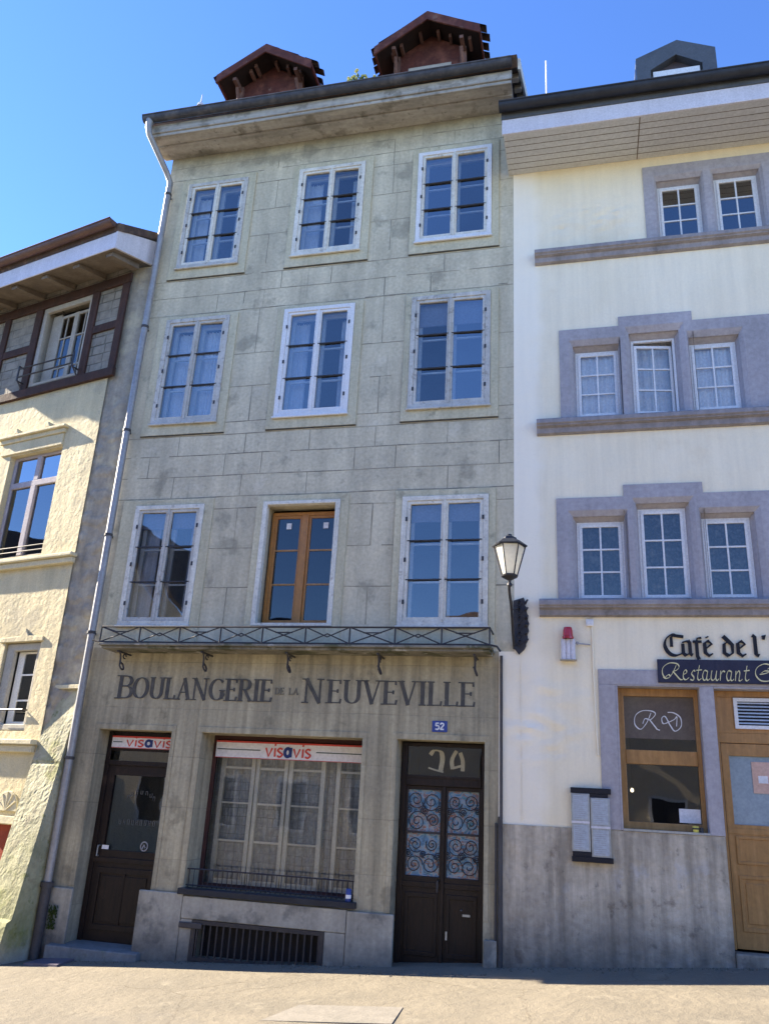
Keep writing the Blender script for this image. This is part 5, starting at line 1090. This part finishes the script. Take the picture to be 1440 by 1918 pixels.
# antenna mast on the right roof
an = single(MB().tube([(-.46, 4.0, rr(4)-.1), (-.46, 4.0, 17.75)], .018, 8), 'roof_mast', m_fascia, (-.46, 4, rr(4)-.1), 'thin pale metal mast rising behind the roof between two houses', 'antenna')
fn = root('chimney_pot', 'slender pale vent pipe behind the left end of the old gutter', 'vent pipe', (-6.75, .4, 13.2))
MB().tube([(-6.75, .4, 13.1), (-6.75, .4, 13.93)], .05, 10).build('pipe', m_fascia, fn, smooth=True); MB().lathe((-6.75, .4, 13.9), [(.07, 0), (.05, .07), (.012, .12), (.008, .3), (.001, .31)], 10).build('cap', m_fascia, fn)
# ground covers
def cover(pts, name, m, label, cat, th=.012):
    b = MB(); n = len(pts); top = [(x, y, gz(x)-.01+th) for x, y in pts]; bot = [(x, y, gz(x)-.04) for x, y in pts]
    b.add(top+bot, [tuple(range(n))]+[(i_, i_+n, (i_+1) % n+n, (i_+1) % n) for i_ in range(n)])
    return single(b, name, m, (pts[0][0], pts[0][1], gz(pts[0][0])), label, cat)
cover([(-2.75, -2.75), (-1.62, -2.75), (-1.66, -2.12), (-2.62, -2.12)], 'access_cover', m_concrete, 'pale concrete access cover set in the sunlit street', 'manhole cover', .006)
cover([(-6.62, -.52), (-6.12, -.60), (-6.18, -.16), (-6.62, -.14)], 'drain_plate', m_cover, 'violet grey metal plate on the ground at the foot of the drainpipe', 'drain cover', .025)

# grit and small weeds gathered where the street meets the walls
b = MB()
for k in range(900):
    x = random.uniform(-6.7, 3.2); d = abs(random.gauss(0, .10)); y = -.06-d; r_ = random.uniform(.004, .014)*(1 if k % 9 else 1.6); z = gz(x)-.012
    if -2.5 < x < -1.12 or -6.62 < x < -5.36: y -= .36 if x > -3 else .12
    a0 = random.random()*6; vs = [(x+r_*math.cos(a0+2.1*i_), y+r_*math.sin(a0+2.1*i_), z) for i_ in range(3)]+[(x, y, z+r_*1.1)]
    b.add(vs, [(0, 1, 3), (1, 2, 3), (2, 0, 3)])
gr = single(b, 'grit', M('grey_brown_grit', [(.17, .15, .12), (.08, .075, .06), (.24, .21, .16)], scale=30, bump=.1), (-2, -.1, 0), 'fine grey brown grit gathered along the foot of the walls', 'grit'); gr['kind'] = 'stuff'
# ================================================================== HOUSES ACROSS THE STREET (seen mirrored in the panes)
def opposite(x0, x1, ze, zr, label, gable=False, yf=-15.2):
    h = root('house', label, 'house', ((x0+x1)/2, -15, gz((x0+x1)/2)), group='houses across the street')
    b = MB(); yb_ = yf-8
    b.quad((x1, yf, -2), (x0, yf, -2), (x0, yf, ze), (x1, yf, ze)); b.quad((x0, yf, -2), (x0, yb_, -2), (x0, yb_, ze), (x0, yf, ze)); b.quad((x1, yf, -2), (x1, yb_, -2), (x1, yb_, ze), (x1, yf, ze))
    if gable: b.add([(x0, yf, ze), (x1, yf, ze), ((x0+x1)/2, yf, zr)], [(0, 1, 2)])
    b.build('wall', m_opp, h)
    b = MB()
    if gable: b.prism_y([(x0-.4, ze-.2), ((x0+x1)/2, zr), (x1+.4, ze-.2), (x1+.4, ze), ((x0+x1)/2, zr+.25), (x0-.4, ze)], yb_, yf+.5)
    else: b.prism_x([(yf+.6, ze-.1), ((yf+yb_)/2, zr), (yb_, ze), (yb_, ze+.2), ((yf+yb_)/2, zr+.2), (yf+.6, ze+.1)], x0, x1)
    b.build('roof', m_tile, h)
    n = max(2, int((x1-x0)/2.0))
    for f_ in range(int((ze-1)/2.6)):
        for k in range(n):
            x = x0+(k+.5)*(x1-x0)/n; z = .8+2.6*f_
            w_ = MB().box(x-.45, x+.45, yf+.001, yf+.03, z, z+1.4).build('window', m_bar, h)
            MB().ring((x-.53, x+.53, z-.08, z+1.48), (x-.45, x+.45, z, z+1.4), yf+.002, yf+.06).build('frame', m_paint, w_)
opposite(-40, -31.5, 8.5, 13.2, 'tall ochre gabled house standing forward at the left end of the street', True, -8.5)
opposite(-31, -22, 8.5, 12.5, 'ochre gabled house across the street, far left of the row', True)
opposite(-21.9, -13.0, 7.2, 12.2, 'ochre gabled house across the street beside the long low roofs', True)
opposite(-12.9, -3.2, 5.6, 8.2, 'low ochre house across the street with a ridge along the street')
opposite(-3.1, 7.5, 6.0, 8.8, 'ochre house across the street facing the cafe')
for o in bpy.data.objects:
    if '_o' in o: del o['_o']
